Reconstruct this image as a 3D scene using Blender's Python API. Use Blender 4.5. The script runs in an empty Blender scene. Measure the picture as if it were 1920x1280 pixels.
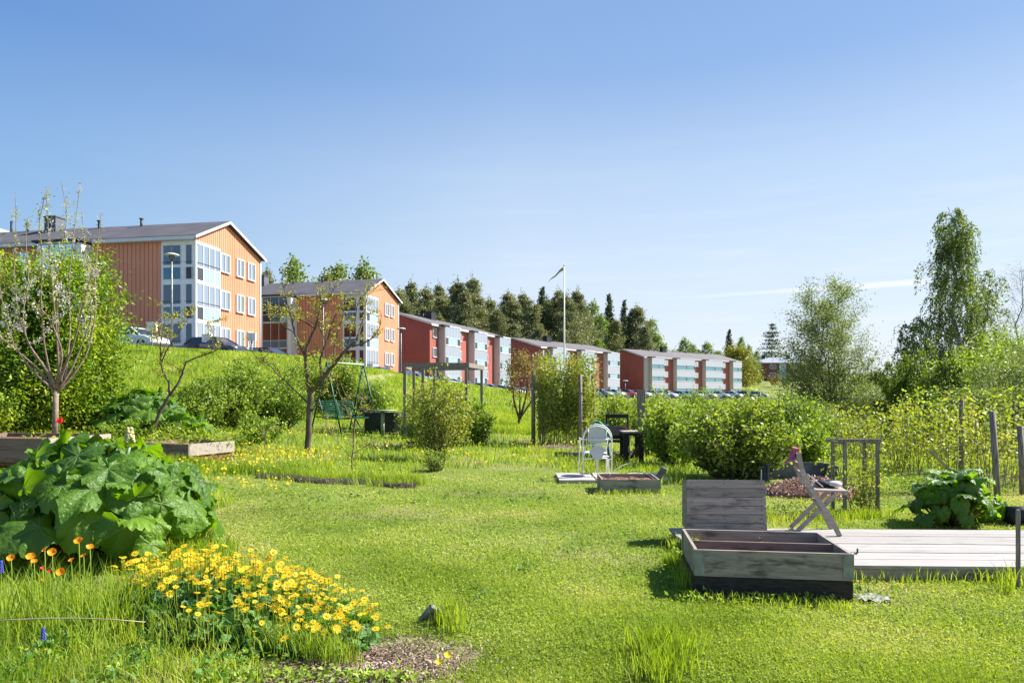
import bpy, math, random
import numpy as np
from mathutils import Vector, Matrix
rng = np.random.default_rng(7)
random.seed(7)
C = bpy.context.scene.collection
SC = bpy.context.scene

# ------------------------------------------------------------------ camera, world, sun
EYE, HOR, F = 1.5, 740.0, 1280.0           # eye height; photograph's horizon row and focal length in its pixels
cam = bpy.data.cameras.new('camera'); cam.lens = 24.0; cam.sensor_width = 36.0
cam.shift_y = (HOR - 640.0) / 1920.0
cam.clip_start = 0.05; cam.clip_end = 3000
co = bpy.data.objects.new('camera', cam); C.objects.link(co)
co.location = (0, 0, EYE); co.rotation_euler = (math.radians(90), 0, 0)
SC.camera = co
SC.view_settings.view_transform = 'Standard'; SC.view_settings.look = 'None'
SC.view_settings.gamma = 1.0; SC.view_settings.exposure = 1.42
SC.cycles.max_bounces = 6; SC.cycles.transparent_max_bounces = 8
SC.cycles.diffuse_bounces = 3; SC.cycles.glossy_bounces = 2; SC.cycles.transmission_bounces = 4
SC.cycles.caustics_reflective = False; SC.cycles.caustics_refractive = False
SUN_AZ, SUN_EL = 72.0, 43.0                # azimuth from +Y towards +X
sl = bpy.data.lights.new('sun', 'SUN'); sl.energy = 4.4; sl.angle = math.radians(0.5); sl.color = (1.0, 0.95, 0.86)
so = bpy.data.objects.new('sun', sl); C.objects.link(so)
a, e = math.radians(SUN_AZ), math.radians(SUN_EL)
sd = Vector((math.sin(a) * math.cos(e), math.cos(a) * math.cos(e), math.sin(e)))
so.rotation_euler = sd.to_track_quat('Z', 'Y').to_euler(); so.location = (0, 0, 60)

w = bpy.data.worlds.new('World'); SC.world = w; w.use_nodes = True
nt = w.node_tree; N = nt.nodes; L = nt.links
bg = N['Background']; bg.inputs['Strength'].default_value = 0.108
sky = N.new('ShaderNodeTexSky'); sky.sky_type = 'NISHITA'; sky.sun_disc = False
sky.sun_elevation = e; sky.sun_rotation = a
sky.air_density = 1.0; sky.dust_density = 0.7; sky.ozone_density = 5.0; sky.altitude = 100
def wm(op, a_, b_=None, c_=None, clamp=False):
    n = N.new('ShaderNodeMath'); n.operation = op; n.use_clamp = clamp
    for i, v in enumerate((a_, b_, c_)):
        if v is None: continue
        if isinstance(v, (int, float)): n.inputs[i].default_value = v
        else: L.new(v, n.inputs[i])
    return n.outputs[0]
tc = N.new('ShaderNodeTexCoord'); sep = N.new('ShaderNodeSeparateXYZ'); L.new(tc.outputs['Generated'], sep.inputs[0])
yy = wm('MAXIMUM', sep.outputs['Y'], 0.02)
tx = wm('DIVIDE', sep.outputs['X'], yy); tz = wm('DIVIDE', sep.outputs['Z'], yy)
nz = N.new('ShaderNodeTexNoise'); nz.inputs['Scale'].default_value = 7; nz.inputs['Detail'].default_value = 6
mp = N.new('ShaderNodeMapping'); mp.inputs['Scale'].default_value = (1, 1, 9); L.new(tc.outputs['Generated'], mp.inputs[0]); L.new(mp.outputs[0], nz.inputs['Vector'])
# a long thin contrail low in the sky
line = wm('MULTIPLY_ADD', tx, 0.065, 0.1262)
dist = wm('SUBTRACT', wm('ABSOLUTE', wm('SUBTRACT', tz, line)), wm('MULTIPLY', wm('SUBTRACT', nz.outputs['Fac'], 0.5), 0.006))
half = wm('MULTIPLY_ADD', wm('SUBTRACT', tx, 0.18, clamp=True), 0.012, 0.0018)
core = wm('SUBTRACT', 1.0, wm('DIVIDE', dist, half), clamp=True)
core = wm('MINIMUM', wm('MULTIPLY', core, 1.7), 1.0)
fade = wm('MULTIPLY', wm('SUBTRACT', tx, 0.19, clamp=True), 3.6, clamp=True)
fade = wm('MULTIPLY', fade, wm('MULTIPLY', wm('SUBTRACT', 0.64, tx, clamp=True), 18.0, clamp=True))
streak = wm('MULTIPLY', core, fade)
# thin veils of high cloud towards the horizon
veil = wm('MULTIPLY', wm('SUBTRACT', nz.outputs['Fac'], 0.48, clamp=True), 2.4, clamp=True)
low = wm('SUBTRACT', 1.0, wm('MULTIPLY', sep.outputs['Z'], 2.6), clamp=True)
right = wm('MULTIPLY_ADD', sep.outputs['X'], 0.6, 0.45, clamp=True)
veil = wm('MULTIPLY', wm('MULTIPLY', veil, low), right)
mask = wm('MAXIMUM', wm('MULTIPLY', streak, 0.62), wm('MULTIPLY', veil, 0.7))
rp = N.new('ShaderNodeValToRGB'); L.new(wm('ABSOLUTE', sep.outputs['Z']), rp.inputs[0]); el = rp.color_ramp.elements
stops = [(.06, (2.68,2.81,3.16)), (.18, (2.33,2.71,3.13)), (.30, (1.80,2.30,3.0)), (.42, (1.0,1.60,2.66)), (.9, (.35,.77,2.0))]
while len(el) < len(stops): el.new(.5)
for k_, (p_, c_) in enumerate(stops): el[k_].position = p_; el[k_].color = tuple(v/3.2 for v in c_) + (1,)
sc_ = N.new('ShaderNodeVectorMath'); sc_.operation = 'SCALE'; L.new(rp.outputs[0], sc_.inputs[0]); sc_.inputs['Scale'].default_value = 3.2
lt = N.new('ShaderNodeMix'); lt.data_type = 'RGBA'; lt.blend_type = 'MULTIPLY'; L.new(wm('MULTIPLY', wm('MAXIMUM', wm('MULTIPLY', sep.outputs['X'], -1.0), 0.0), 1.5, clamp=True), lt.inputs['Factor']); lt.inputs[7].default_value = (.40, .62, .84, 1); L.new(sc_.outputs[0], lt.inputs[6])
mh = N.new('ShaderNodeMix'); mh.data_type = 'RGBA'; mh.inputs['Factor'].default_value = .88; L.new(sky.outputs[0], mh.inputs[6]); L.new(lt.outputs[2], mh.inputs[7])
mx = N.new('ShaderNodeMix'); mx.data_type = 'RGBA'
L.new(mask, mx.inputs['Factor']); L.new(mh.outputs[2], mx.inputs[6]); mx.inputs[7].default_value = (3.6, 3.7, 3.9, 1)
L.new(mx.outputs[2], bg.inputs['Color'])

# ------------------------------------------------------------------ small helpers
def tag(o, label=None, cat=None, group=None, kind=None):
    if label: o['label'] = label
    if cat: o['category'] = cat
    if group: o['group'] = group
    if kind: o['kind'] = kind
    return o
def empty(name, loc, label, cat, group=None, rz=0.0):
    o = bpy.data.objects.new(name, None); C.objects.link(o); o.empty_display_size = 0.3
    o.location = loc; o.rotation_euler = (0, 0, rz)
    return tag(o, label, cat, group)
def copy_tree(o, parent=None):
    c = o.copy(); C.objects.link(c); c.parent = parent
    for ch in o.children: copy_tree(ch, c)
    return c
def link_mesh(name, me, mats, parent):
    for m in (mats if isinstance(mats, (list, tuple)) else [mats]): me.materials.append(m)
    o = bpy.data.objects.new(name, me); C.objects.link(o); o.parent = parent
    return o
class MB:
    def __init__(s): s.v = []; s.f = []; s.m = []; s.sm = []
    def add(s, vs, fs, mi=0, smooth=False):
        b = len(s.v); s.v.extend([tuple(p) for p in vs])
        for f in fs: s.f.append(tuple(b + i for i in f)); s.m.append(mi); s.sm.append(smooth)
        return s
    def box(s, x0, x1, y0, y1, z0, z1, mi=0, M=None):
        vs = [(x0,y0,z0),(x1,y0,z0),(x1,y1,z0),(x0,y1,z0),(x0,y0,z1),(x1,y0,z1),(x1,y1,z1),(x0,y1,z1)]
        if M is not None: vs = [M @ Vector(p) for p in vs]
        return s.add(vs, [(0,3,2,1),(4,5,6,7),(0,1,5,4),(1,2,6,5),(2,3,7,6),(3,0,4,7)], mi)
    def beam(s, p, q, wd, th, mi=0, up=(0,0,1)):
        p, q = Vector(p), Vector(q); d = q - p; Ln = d.length
        if Ln < 1e-6: return s
        d.normalize(); u = Vector(up)
        if abs(d.dot(u)) > .98: u = Vector((0,1,0))
        sx = d.cross(u).normalized(); uz = sx.cross(d)
        M = Matrix(((sx.x,d.x,uz.x,p.x),(sx.y,d.y,uz.y,p.y),(sx.z,d.z,uz.z,p.z),(0,0,0,1)))
        return s.box(-wd/2, wd/2, 0, Ln, -th/2, th/2, mi, M)
    def tube(s, pts, rad, n=6, mi=0, cap=True):
        pts = [Vector(p) for p in pts]; k = len(pts)
        if isinstance(rad, (int, float)): rad = [rad] * k
        u = None; vs = []
        for i in range(k):
            d = (pts[min(i+1,k-1)] - pts[max(i-1,0)])
            d = d.normalized() if d.length > 1e-9 else Vector((0,0,1))
            if u is None: u = d.orthogonal().normalized()
            u = (u - d * u.dot(d)); u = u.normalized() if u.length > 1e-6 else d.orthogonal().normalized()
            v = d.cross(u)
            for j in range(n):
                t = 2*math.pi*j/n; vs.append(pts[i] + (u*math.cos(t) + v*math.sin(t)) * rad[i])
        fs = [(i*n+j, i*n+(j+1)%n, (i+1)*n+(j+1)%n, (i+1)*n+j) for i in range(k-1) for j in range(n)]
        if cap: fs += [tuple(range(n))[::-1], tuple((k-1)*n + j for j in range(n))]
        return s.add(vs, fs, mi, True)
    def prism(s, poly, y0, y1, mi=0, M=None):          # polygon in x,z extruded along y
        n = len(poly); vs = [(x, y0, z) for x, z in poly] + [(x, y1, z) for x, z in poly]
        if M is not None: vs = [M @ Vector(p) for p in vs]
        return s.add(vs, [tuple(range(n)), tuple(range(2*n-1, n-1, -1))] + [(i, n+i, n+(i+1)%n, (i+1)%n) for i in range(n)], mi)
    def ball(s, c, r, sx=1, sz=1, n=8, mi=0, jit=0):
        vs = []; m = max(4, n//2+1)
        for i in range(m+1):
            ph = math.pi*i/m
            for j in range(n):
                t = 2*math.pi*j/n; q = 1 + (random.random()-.5)*jit
                vs.append((c[0]+r*sx*q*math.sin(ph)*math.cos(t), c[1]+r*sx*q*math.sin(ph)*math.sin(t), c[2]+r*sz*q*math.cos(ph)))
        return s.add(vs, [(i*n+j, (i+1)*n+j, (i+1)*n+(j+1)%n, i*n+(j+1)%n) for i in range(m) for j in range(n)], mi, True)
    def build(s, name, mats, parent=None):
        me = bpy.data.meshes.new(name); me.from_pydata(s.v, [], s.f)
        me.polygons.foreach_set('material_index', s.m); me.polygons.foreach_set('use_smooth', s.sm); me.update()
        return link_mesh(name, me, mats, parent)
def np_mesh(name, V, per, mats, parent=None, faces=None):
    """V (n*per,3): each run of `per` verts is one polygon, or has the given face template"""
    me = bpy.data.meshes.new(name); nv = len(V)
    me.vertices.add(nv); me.vertices.foreach_set('co', np.ascontiguousarray(V, dtype=np.float32).ravel())
    if faces is None: fl = [list(range(per))]
    else: fl = faces
    k = nv // per; sz = [len(f) for f in fl]; tmpl = np.concatenate([np.array(f) for f in fl])
    idx = (np.arange(k)[:, None] * per + tmpl[None, :]).ravel().astype(np.int32)
    me.loops.add(len(idx)); me.loops.foreach_set('vertex_index', idx)
    st0 = np.concatenate([[0], np.cumsum(sz)[:-1]]); tot = sum(sz)
    st = (np.arange(k)[:, None] * tot + st0[None, :]).ravel().astype(np.int32)
    me.polygons.add(len(st)); me.polygons.foreach_set('loop_start', st)
    me.update(calc_edges=True)
    return link_mesh(name, me, mats, parent)

# ------------------------------------------------------------------ materials
def S2L(r, g, b):
    f = lambda c: (c/255/12.92) if c/255 <= .04045 else ((c/255+.055)/1.055)**2.4
    return (f(r), f(g), f(b), 1)
def newmat(name):
    m = bpy.data.materials.new(name); m.use_nodes = True
    return m, m.node_tree.nodes, m.node_tree.links, m.node_tree.nodes['Principled BSDF']
def mat(name, col, rough=.6, metal=0, var=.12, scale=8, bump=0, spec=.4, stretch=(1,1,1), col2=None, bscale=None):
    m, n, l, p = newmat(name)
    t = n.new('ShaderNodeTexCoord'); mpp = n.new('ShaderNodeMapping'); mpp.inputs['Scale'].default_value = stretch
    l.new(t.outputs['Object'], mpp.inputs[0])
    z = n.new('ShaderNodeTexNoise'); z.inputs['Scale'].default_value = scale; z.inputs['Detail'].default_value = 5
    l.new(mpp.outputs[0], z.inputs['Vector'])
    r = n.new('ShaderNodeValToRGB'); r.color_ramp.elements[0].position = .35; r.color_ramp.elements[1].position = .65
    c = col; d = col2 or tuple(x*(1-var*1.6) for x in c[:3]) + (1,)
    r.color_ramp.elements[0].color = d if len(d) == 4 else tuple(d)+(1,)
    r.color_ramp.elements[1].color = c if col2 else tuple(min(1, x*(1+var*.5)) for x in c[:3]) + (1,)
    l.new(z.outputs['Fac'], r.inputs[0]); l.new(r.outputs[0], p.inputs['Base Color'])
    p.inputs['Roughness'].default_value = rough; p.inputs['Metallic'].default_value = metal; p.inputs['Specular IOR Level'].default_value = spec
    if bump:
        b = n.new('ShaderNodeBump'); b.inputs['Strength'].default_value = bump; b.inputs['Distance'].default_value = .02
        if bscale:
            z2 = n.new('ShaderNodeTexNoise'); z2.inputs['Scale'].default_value = bscale; z2.inputs['Detail'].default_value = 6; l.new(mpp.outputs[0], z2.inputs['Vector']); l.new(z2.outputs['Fac'], b.inputs['Height'])
        else: l.new(z.outputs['Fac'], b.inputs['Height'])
        l.new(b.outputs[0], p.inputs['Normal'])
    return m
def leafmat(name, cols, trans=.45, rough=.5, spec=.35, clump=1.2, tcol=(1.25, 1.2, .5), tstr=1.0, bump=0):
    """leaves: colour picked per leaf and by clump, light passes through"""
    m, n, l, p = newmat(name)
    g = n.new('ShaderNodeNewGeometry'); t = n.new('ShaderNodeTexCoord')
    z = n.new('ShaderNodeTexNoise'); z.inputs['Scale'].default_value = clump; z.inputs['Detail'].default_value = 3; l.new(t.outputs['Object'], z.inputs['Vector'])
    ad = n.new('ShaderNodeMath'); ad.operation = 'MULTIPLY_ADD'; l.new(g.outputs['Random Per Island'], ad.inputs[0]); ad.inputs[1].default_value = .55
    su = n.new('ShaderNodeMath'); su.operation = 'MULTIPLY_ADD'; l.new(z.outputs['Fac'], su.inputs[0]); su.inputs[1].default_value = 2.4 if name == 'lawn_blades' else 1.5; su.inputs[2].default_value = -.97 if name == 'lawn_blades' else -.52
    l.new(su.outputs[0], ad.inputs[2])
    r = n.new('ShaderNodeValToRGB'); el = r.color_ramp.elements
    while len(el) < len(cols): el.new(.5)
    for i, c in enumerate(cols): el[i].position = i / max(1, len(cols)-1); el[i].color = tuple(c[:3]) + (1,)
    l.new(ad.outputs[0], r.inputs[0]); l.new(r.outputs[0], p.inputs['Base Color'])
    p.inputs['Roughness'].default_value = rough; p.inputs['Specular IOR Level'].default_value = spec
    tr = n.new('ShaderNodeBsdfTranslucent'); mu = n.new('ShaderNodeMix'); mu.data_type = 'RGBA'; mu.blend_type = 'MULTIPLY'; mu.inputs['Factor'].default_value = 1
    mu.clamp_result = False
    l.new(r.outputs[0], mu.inputs[6]); mu.inputs[7].default_value = tuple(x*tstr for x in tcol) + (1,); l.new(mu.outputs[2], tr.inputs['Color'])
    ms = n.new('ShaderNodeMixShader'); ms.inputs[0].default_value = trans
    if name in ('rhubarb_leaf', 'heart_leaves'):
        zb = n.new('ShaderNodeTexNoise'); zb.inputs['Scale'].default_value = 28 if name == 'rhubarb_leaf' else 60; zb.inputs['Detail'].default_value = 3; l.new(t.outputs['Object'], zb.inputs['Vector'])
        bb = n.new('ShaderNodeBump'); bb.inputs['Strength'].default_value = .9; bb.inputs['Distance'].default_value = .02; l.new(zb.outputs['Fac'], bb.inputs['Height']); l.new(bb.outputs[0], p.inputs['Normal'])
    l.new(p.outputs[0], ms.inputs[1]); l.new(tr.outputs[0], ms.inputs[2]); l.new(ms.outputs[0], n['Material Output'].inputs['Surface'])
    return m
G = lambda *c: tuple(c) + (1,)
M_bark = mat('bark', G(.13,.10,.075), .9, scale=14, var=.35, bump=.8, stretch=(1,1,.3))
M_barkred = mat('pine_bark', G(.24,.13,.08), .9, scale=3, var=.35)
M_barkpale = mat('twig_bark', G(.26,.19,.14), .85, scale=20, var=.3)
M_birch = mat('birch_bark', G(.55,.53,.48), .8, scale=5, var=.5, stretch=(1,1,3), col2=G(.08,.07,.06))
LM = {
 'lawn': leafmat('lawn_blades', [G(0.119,0.178,0.026), G(0.226,0.309,0.042), G(0.309,0.404,0.059), G(0.416,0.463,0.119), G(0.546,0.499,0.238)], .42, clump=.55, rough=.65, spec=.15, tcol=(1.25,1.3,.35)),
 'tall': leafmat('long_grass', [G(0.093,0.171,0.016), G(0.185,0.291,0.024), G(0.277,0.397,0.039), G(0.397,0.489,0.066), G(0.529,0.503,0.159)], .5, clump=.8, tcol=(1.35,1.28,.4)),
 'bush': leafmat('bush_leaves', [G(0.086,0.167,0.019), G(0.194,0.306,0.035), G(0.329,0.445,0.072), G(0.510,0.597,0.179)], .42, clump=1.1, tcol=(1.18,1.2,.35)),
 'bush2': leafmat('bush_leaves_fresh', [G(0.086,0.159,0.017), G(0.216,0.318,0.036), G(0.356,0.465,0.072), G(0.540,0.612,0.202)], .45, clump=1.6, tcol=(1.15,1.15,.35)),
 'cherry': leafmat('cherry_leaves', [G(0.058,0.131,0.017), G(0.131,0.261,0.026), G(0.290,0.420,0.036), G(0.609,0.609,0.058)], .42, clump=.5, tcol=(1.4,1.3,.25)),
 'rasp': leafmat('cane_leaves', [G(0.107,0.175,0.025), G(0.235,0.316,0.041), G(0.385,0.446,0.083), G(0.577,0.586,0.235)], .42, clump=1.4, tcol=(1.2,1.1,.3)),
 'birch': leafmat('birch_leaves', [G(0.055,0.103,0.019), G(0.103,0.179,0.026), G(0.179,0.262,0.037), G(0.317,0.386,0.059)], .40, clump=.5, tcol=(1.35,1.25,.3)),
 'willow': leafmat('willow_leaves', [G(0.119,0.167,0.057), G(0.185,0.246,0.076), G(0.265,0.340,0.113), G(0.383,0.463,0.176)], .35, clump=.4, tcol=(1.2,1.2,.5)),
 'fir': leafmat('fir_needles', [G(.03,.055,.03), G(.05,.085,.042), G(.08,.12,.055), G(.12,.16,.08)], .2, clump=.3),
 'pine': leafmat('pine_needles', [G(0.096,0.138,0.069), G(0.168,0.213,0.100), G(0.252,0.269,0.138), G(0.360,0.325,0.181)], .25, clump=.3),
 'farbirch': leafmat('far_birch_leaves', [G(0.104,0.169,0.039), G(0.156,0.247,0.052), G(0.221,0.312,0.065), G(0.312,0.390,0.104)], .35, clump=.3),
 'yellowtree': leafmat('maple_leaves', [G(0.145,0.187,0.026), G(0.230,0.264,0.033), G(0.323,0.341,0.046), G(0.357,0.385,0.065)], .35, clump=.3, tcol=(1.1,1,.3)),
 'redleaf': leafmat('young_red_leaves', [G(0.190,0.115,0.048), G(0.266,0.196,0.072), G(0.342,0.299,0.108)], .35, clump=1),
 'spring': leafmat('spring_buds', [G(0.242,0.264,0.033), G(0.374,0.374,0.055), G(0.528,0.484,0.132)], .4, clump=1),
 'rhub': leafmat('rhubarb_leaf', [G(0.054,0.120,0.017), G(0.090,0.192,0.020), G(0.168,0.300,0.028)], .40, rough=.42, spec=.38, clump=1.5, tcol=(2.6,2.3,.25)),
 'doro': leafmat('heart_leaves', [G(0.048,0.144,0.036), G(0.096,0.228,0.042), G(0.156,0.312,0.048)], .35, rough=.42, spec=.5, clump=2, tcol=(1.5,1.5,.4)),
 'white': leafmat('white_petals', [G(.52,.53,.47), G(.66,.66,.61)], .3, tcol=(1,1,.95)),
 'yellow': leafmat('yellow_petals', [G(.74,.48,.01), G(.82,.62,.015), G(.86,.70,.03)], .35, clump=3, tcol=(1,.9,.3)),
 'dandelion': leafmat('dandelion_yellow', [G(.72,.50,.01), G(.82,.62,.02)], .3, tcol=(1,.9,.3)),
 'orange': leafmat('poppy_petals', [G(.85,.27,.005), G(.92,.36,.01)], .35, clump=4, tcol=(1,.8,.3)),
 'red': leafmat('red_petals', [G(.75,.03,.03), G(.85,.05,.06)], .35, tcol=(1,.5,.5)),
 'blue': leafmat('blue_bells', [G(.06,.07,.45), G(.12,.14,.6)], .2, tcol=(.8,.8,1)),
 'straw': leafmat('dry_straw', [G(.30,.24,.15), G(.48,.40,.26), G(.60,.52,.38)], .2, clump=4),
}
def wood(name, c1, c2, rough=.8, blotch=.5, grain=22, var=.3, blot=None):
    m, n, l, p = newmat(name); t = n.new('ShaderNodeTexCoord'); g = n.new('ShaderNodeNewGeometry')
    def nz(sc, st, d=6):
        mpp = n.new('ShaderNodeMapping'); mpp.inputs['Scale'].default_value = st; l.new(t.outputs['Object'], mpp.inputs[0])
        cm = n.new('ShaderNodeVectorMath'); cm.operation = 'ADD'; l.new(mpp.outputs[0], cm.inputs[0])
        mu = n.new('ShaderNodeMath'); mu.operation = 'MULTIPLY'; l.new(g.outputs['Random Per Island'], mu.inputs[0]); mu.inputs[1].default_value = 37.0; l.new(mu.outputs[0], cm.inputs[1])
        z = n.new('ShaderNodeTexNoise'); z.inputs['Scale'].default_value = sc; z.inputs['Detail'].default_value = d; z.inputs['Roughness'].default_value = .65; l.new(cm.outputs[0], z.inputs['Vector']); return z.outputs['Fac']
    gr = nz(1.0, (3, grain*3, grain*3)); bl = nz(1.0, (3.5, 13, 13), 5)
    r = n.new('ShaderNodeValToRGB'); e_ = r.color_ramp.elements; e_[0].position = .30; e_[1].position = .68; e_[0].color = c2; e_[1].color = c1; l.new(gr, r.inputs[0])
    rb = n.new('ShaderNodeValToRGB'); rb.color_ramp.elements[0].position = .52; rb.color_ramp.elements[1].position = .66; l.new(bl, rb.inputs[0])
    m1 = n.new('ShaderNodeMix'); m1.data_type = 'RGBA'; fm = n.new('ShaderNodeMath'); fm.operation = 'MULTIPLY'; l.new(rb.outputs[0], fm.inputs[0]); fm.inputs[1].default_value = blotch
    l.new(fm.outputs[0], m1.inputs['Factor']); l.new(r.outputs[0], m1.inputs[6]); m1.inputs[7].default_value = blot or tuple(x*.28 for x in c2[:3])+(1,)
    hv = n.new('ShaderNodeHueSaturation'); vm = n.new('ShaderNodeMath'); vm.operation = 'MULTIPLY_ADD'; l.new(g.outputs['Random Per Island'], vm.inputs[0]); vm.inputs[1].default_value = var*2; vm.inputs[2].default_value = 1-var
    l.new(vm.outputs[0], hv.inputs['Value']); l.new(m1.outputs[2], hv.inputs['Color']); l.new(hv.outputs[0], p.inputs['Base Color']); p.inputs['Roughness'].default_value = rough; p.inputs['Specular IOR Level'].default_value = .25
    b = n.new('ShaderNodeBump'); b.inputs['Strength'].default_value = .5; b.inputs['Distance'].default_value = .006; l.new(gr, b.inputs['Height']); l.new(b.outputs[0], p.inputs['Normal']); return m
M_wood = wood('weathered_wood', G(.37,.31,.265), G(.20,.17,.145), blotch=.75, var=.22)
M_woodpale = wood('pale_wood', G(.42,.36,.31), G(.27,.23,.20), blotch=.35, var=.15)
M_bed = wood('brown_board', G(.25,.175,.145), G(.15,.105,.09), blotch=.5, var=.15)
M_darkwood = mat('dark_wet_wood', G(.035,.028,.024), .8, scale=5, var=.4, bump=.5, stretch=(2,12,12))
M_post = mat('post_wood', G(.27,.225,.19), .85, scale=6, var=.35, bump=.5, stretch=(12,12,1))
M_galv = mat('galvanised_metal', G(.27,.29,.28), .55, .5, var=.25, scale=10)
M_white = mat('white_paint', G(.80,.80,.80), .5, var=.04, scale=2)
M_cream = mat('tower_paint', G(.56,.50,.47), .6, var=.04, scale=2)
M_trim = mat('white_trim', G(.66,.66,.66), .5, var=.05, scale=3)
M_orange = mat('orange_cladding', G(.68,.28,.16), .55, var=.06, scale=.5)
M_orangeg = mat('orange_groove', G(.40,.11,.05), .7, var=.06, scale=.5)
M_red = mat('red_cladding', G(.40,.125,.10), .6, var=.06, scale=.5)
M_redg = mat('red_groove', G(.24,.05,.04), .7, var=.06, scale=.5)
M_brick = mat('brick_wall', G(.20,.085,.07), .85, var=.2, scale=3)
M_roof = mat('roof_felt', G(.10,.095,.105), .8, var=.12, scale=.6)
M_rooflight = mat('roof_sheet', G(.13,.12,.125), .7, var=.1, scale=.5)
M_roofmetal = mat('metal_roof', G(.34,.36,.42), .5, .2, var=.1, scale=.5)
M_black = mat('black_paint', G(.02,.022,.028), .5)
M_blind = mat('white_blind', G(.50,.52,.55), .9, var=.1, scale=3)
M_dark = mat('dark_interior', G(.10,.11,.13), .6)
M_curtain = mat('curtain', G(.22,.22,.215), .9, var=.1, scale=4, stretch=(8,8,.3))
M_aqua = mat('aqua_panel', G(.30,.47,.54), .25, var=.06, scale=1, spec=.6)
M_teal = mat('teal_panel', G(.07,.22,.32), .2, var=.2, scale=.8, spec=.7)
M_sea = mat('sea_green_panel', G(.11,.32,.44), .3, var=.1, scale=1)
M_grille = mat('dark_grille', G(.05,.06,.08), .5, var=.2)
M_deck = wood('deck_boards', G(.385,.36,.34), G(.28,.265,.25), blotch=.3, var=.12, grain=30)
M_asphalt = mat('asphalt', G(.055,.055,.06), .9, scale=30, var=.2)
M_green = mat('green_paint', G(.008,.075,.042), .45, var=.2)
M_palegreen = mat('pale_green_paint', G(.28,.38,.22), .6, var=.2, scale=10)
M_tyre = mat('tyre_rubber', G(.02,.02,.02), .85)
M_rim = mat('wheel_rim', G(.5,.5,.52), .35, .7)
M_soil = mat('garden_soil', G(.22,.10,.055), .95, scale=40, var=.5, bump=1)
M_slate = mat('grey_slate', G(.12,.13,.16), .7, var=.25, scale=6)
def glass(name, tint, tr=.55):
    m, n, l, p = newmat(name)
    t = n.new('ShaderNodeBsdfTransparent'); t.inputs[0].default_value = tint
    gl = n.new('ShaderNodeBsdfGlossy'); gl.inputs['Roughness'].default_value = .03; gl.inputs[0].default_value = (.75,.78,.8,1)
    fr = n.new('ShaderNodeFresnel'); fr.inputs[0].default_value = 1.5
    ma = n.new('ShaderNodeMath'); ma.operation = 'ADD'; ma.use_clamp = True; l.new(fr.outputs[0], ma.inputs[0]); ma.inputs[1].default_value = .03
    mi = n.new('ShaderNodeMixShader'); l.new(ma.outputs[0], mi.inputs[0]); l.new(t.outputs[0], mi.inputs[1]); l.new(gl.outputs[0], mi.inputs[2])
    l.new(mi.outputs[0], n['Material Output'].inputs['Surface']); n.remove(p)
    return m
M_glass = glass('window_glass', (.72,.76,.80,1))
M_cargl = mat('car_glass', G(.03,.045,.06), .08, spec=1)

# ------------------------------------------------------------------ terrain
CR = np.array([(-120,20,4.8),(-70,30,4.5),(-21.7,38,4.2),(-17,40,4.0),(-16,43,3.95),(-12.5,50,3.4),(-7.2,58,2.6),(-1.2,75,1.55),(12,105,.7),(40,135,.2),(110,160,0),(300,200,0)], float)
def crest(X, Y):
    X = np.atleast_1d(np.asarray(X, float)); Y = np.atleast_1d(np.asarray(Y, float))
    best = np.full(X.shape, 1e9); zz = np.zeros(X.shape); side = np.zeros(X.shape)
    for (x0,y0,z0),(x1,y1,z1) in zip(CR[:-1], CR[1:]):
        dx, dy = x1-x0, y1-y0; t = np.clip(((X-x0)*dx+(Y-y0)*dy)/(dx*dx+dy*dy), 0, 1)
        px, py = x0+t*dx, y0+t*dy; d = np.hypot(X-px, Y-py)
        s = np.sign(dx*(Y-y0) - dy*(X-x0)); upd = d < best
        best = np.where(upd, d, best); zz = np.where(upd, z0+t*(z1-z0), zz); side = np.where(upd, s, side)
    return best, zz, side        # side > 0: beyond the crest (the car park)
def terrain(X, Y):
    X = np.atleast_1d(np.asarray(X, float)); Y = np.atleast_1d(np.asarray(Y, float))
    d, zc, s = crest(X, Y)
    q = np.clip(1 - d/np.where(X < -8, 20, 17), 0, 1); sm = q*q*(3-2*q)
    low = .07*np.clip(-X-2, 0, 10)*np.clip((Y-4)/8, 0, 1) + .02*np.clip(Y-13, 0, 15)*np.clip((4-X)/8, 0, 1)
    low = low - .05*np.clip(X-8, 0, 40)*np.clip((Y-12)/10, 0, 1)*np.clip((90-Y)/60, 0, 1)
    front = low + (zc-low)*sm
    back = zc + .035*np.clip(d-2, 0, 60) + .065*np.clip(d-1, 0, 8)*np.exp(-((Y-74)/16)**2)
    z = np.where(s > 0, back, front)
    z = z + 10*np.exp(-((X+12)/48)**2-((Y-225)/55)**2) + 5.2*np.exp(-((X-95)/55)**2-((Y-270)/52)**2)
    z = z + 30*np.clip((Y-500)/400, 0, 1)*(.6+.4*np.sin(X/130+1))
    z = z + .012*np.sin(X*2.1+Y*1.3)*np.cos(Y*1.7-X*.6)*np.clip((Y+2)/6, 0, 1)
    return z
T = lambda x, y: float(terrain(x, y)[0])
def GP(px, Y, dz=0.0):
    x = (px-960)/F*Y; return Vector((x, Y, T(x, Y)+dz))
def ZZ(py, Y): return EYE + (HOR-py)/F*Y

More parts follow.
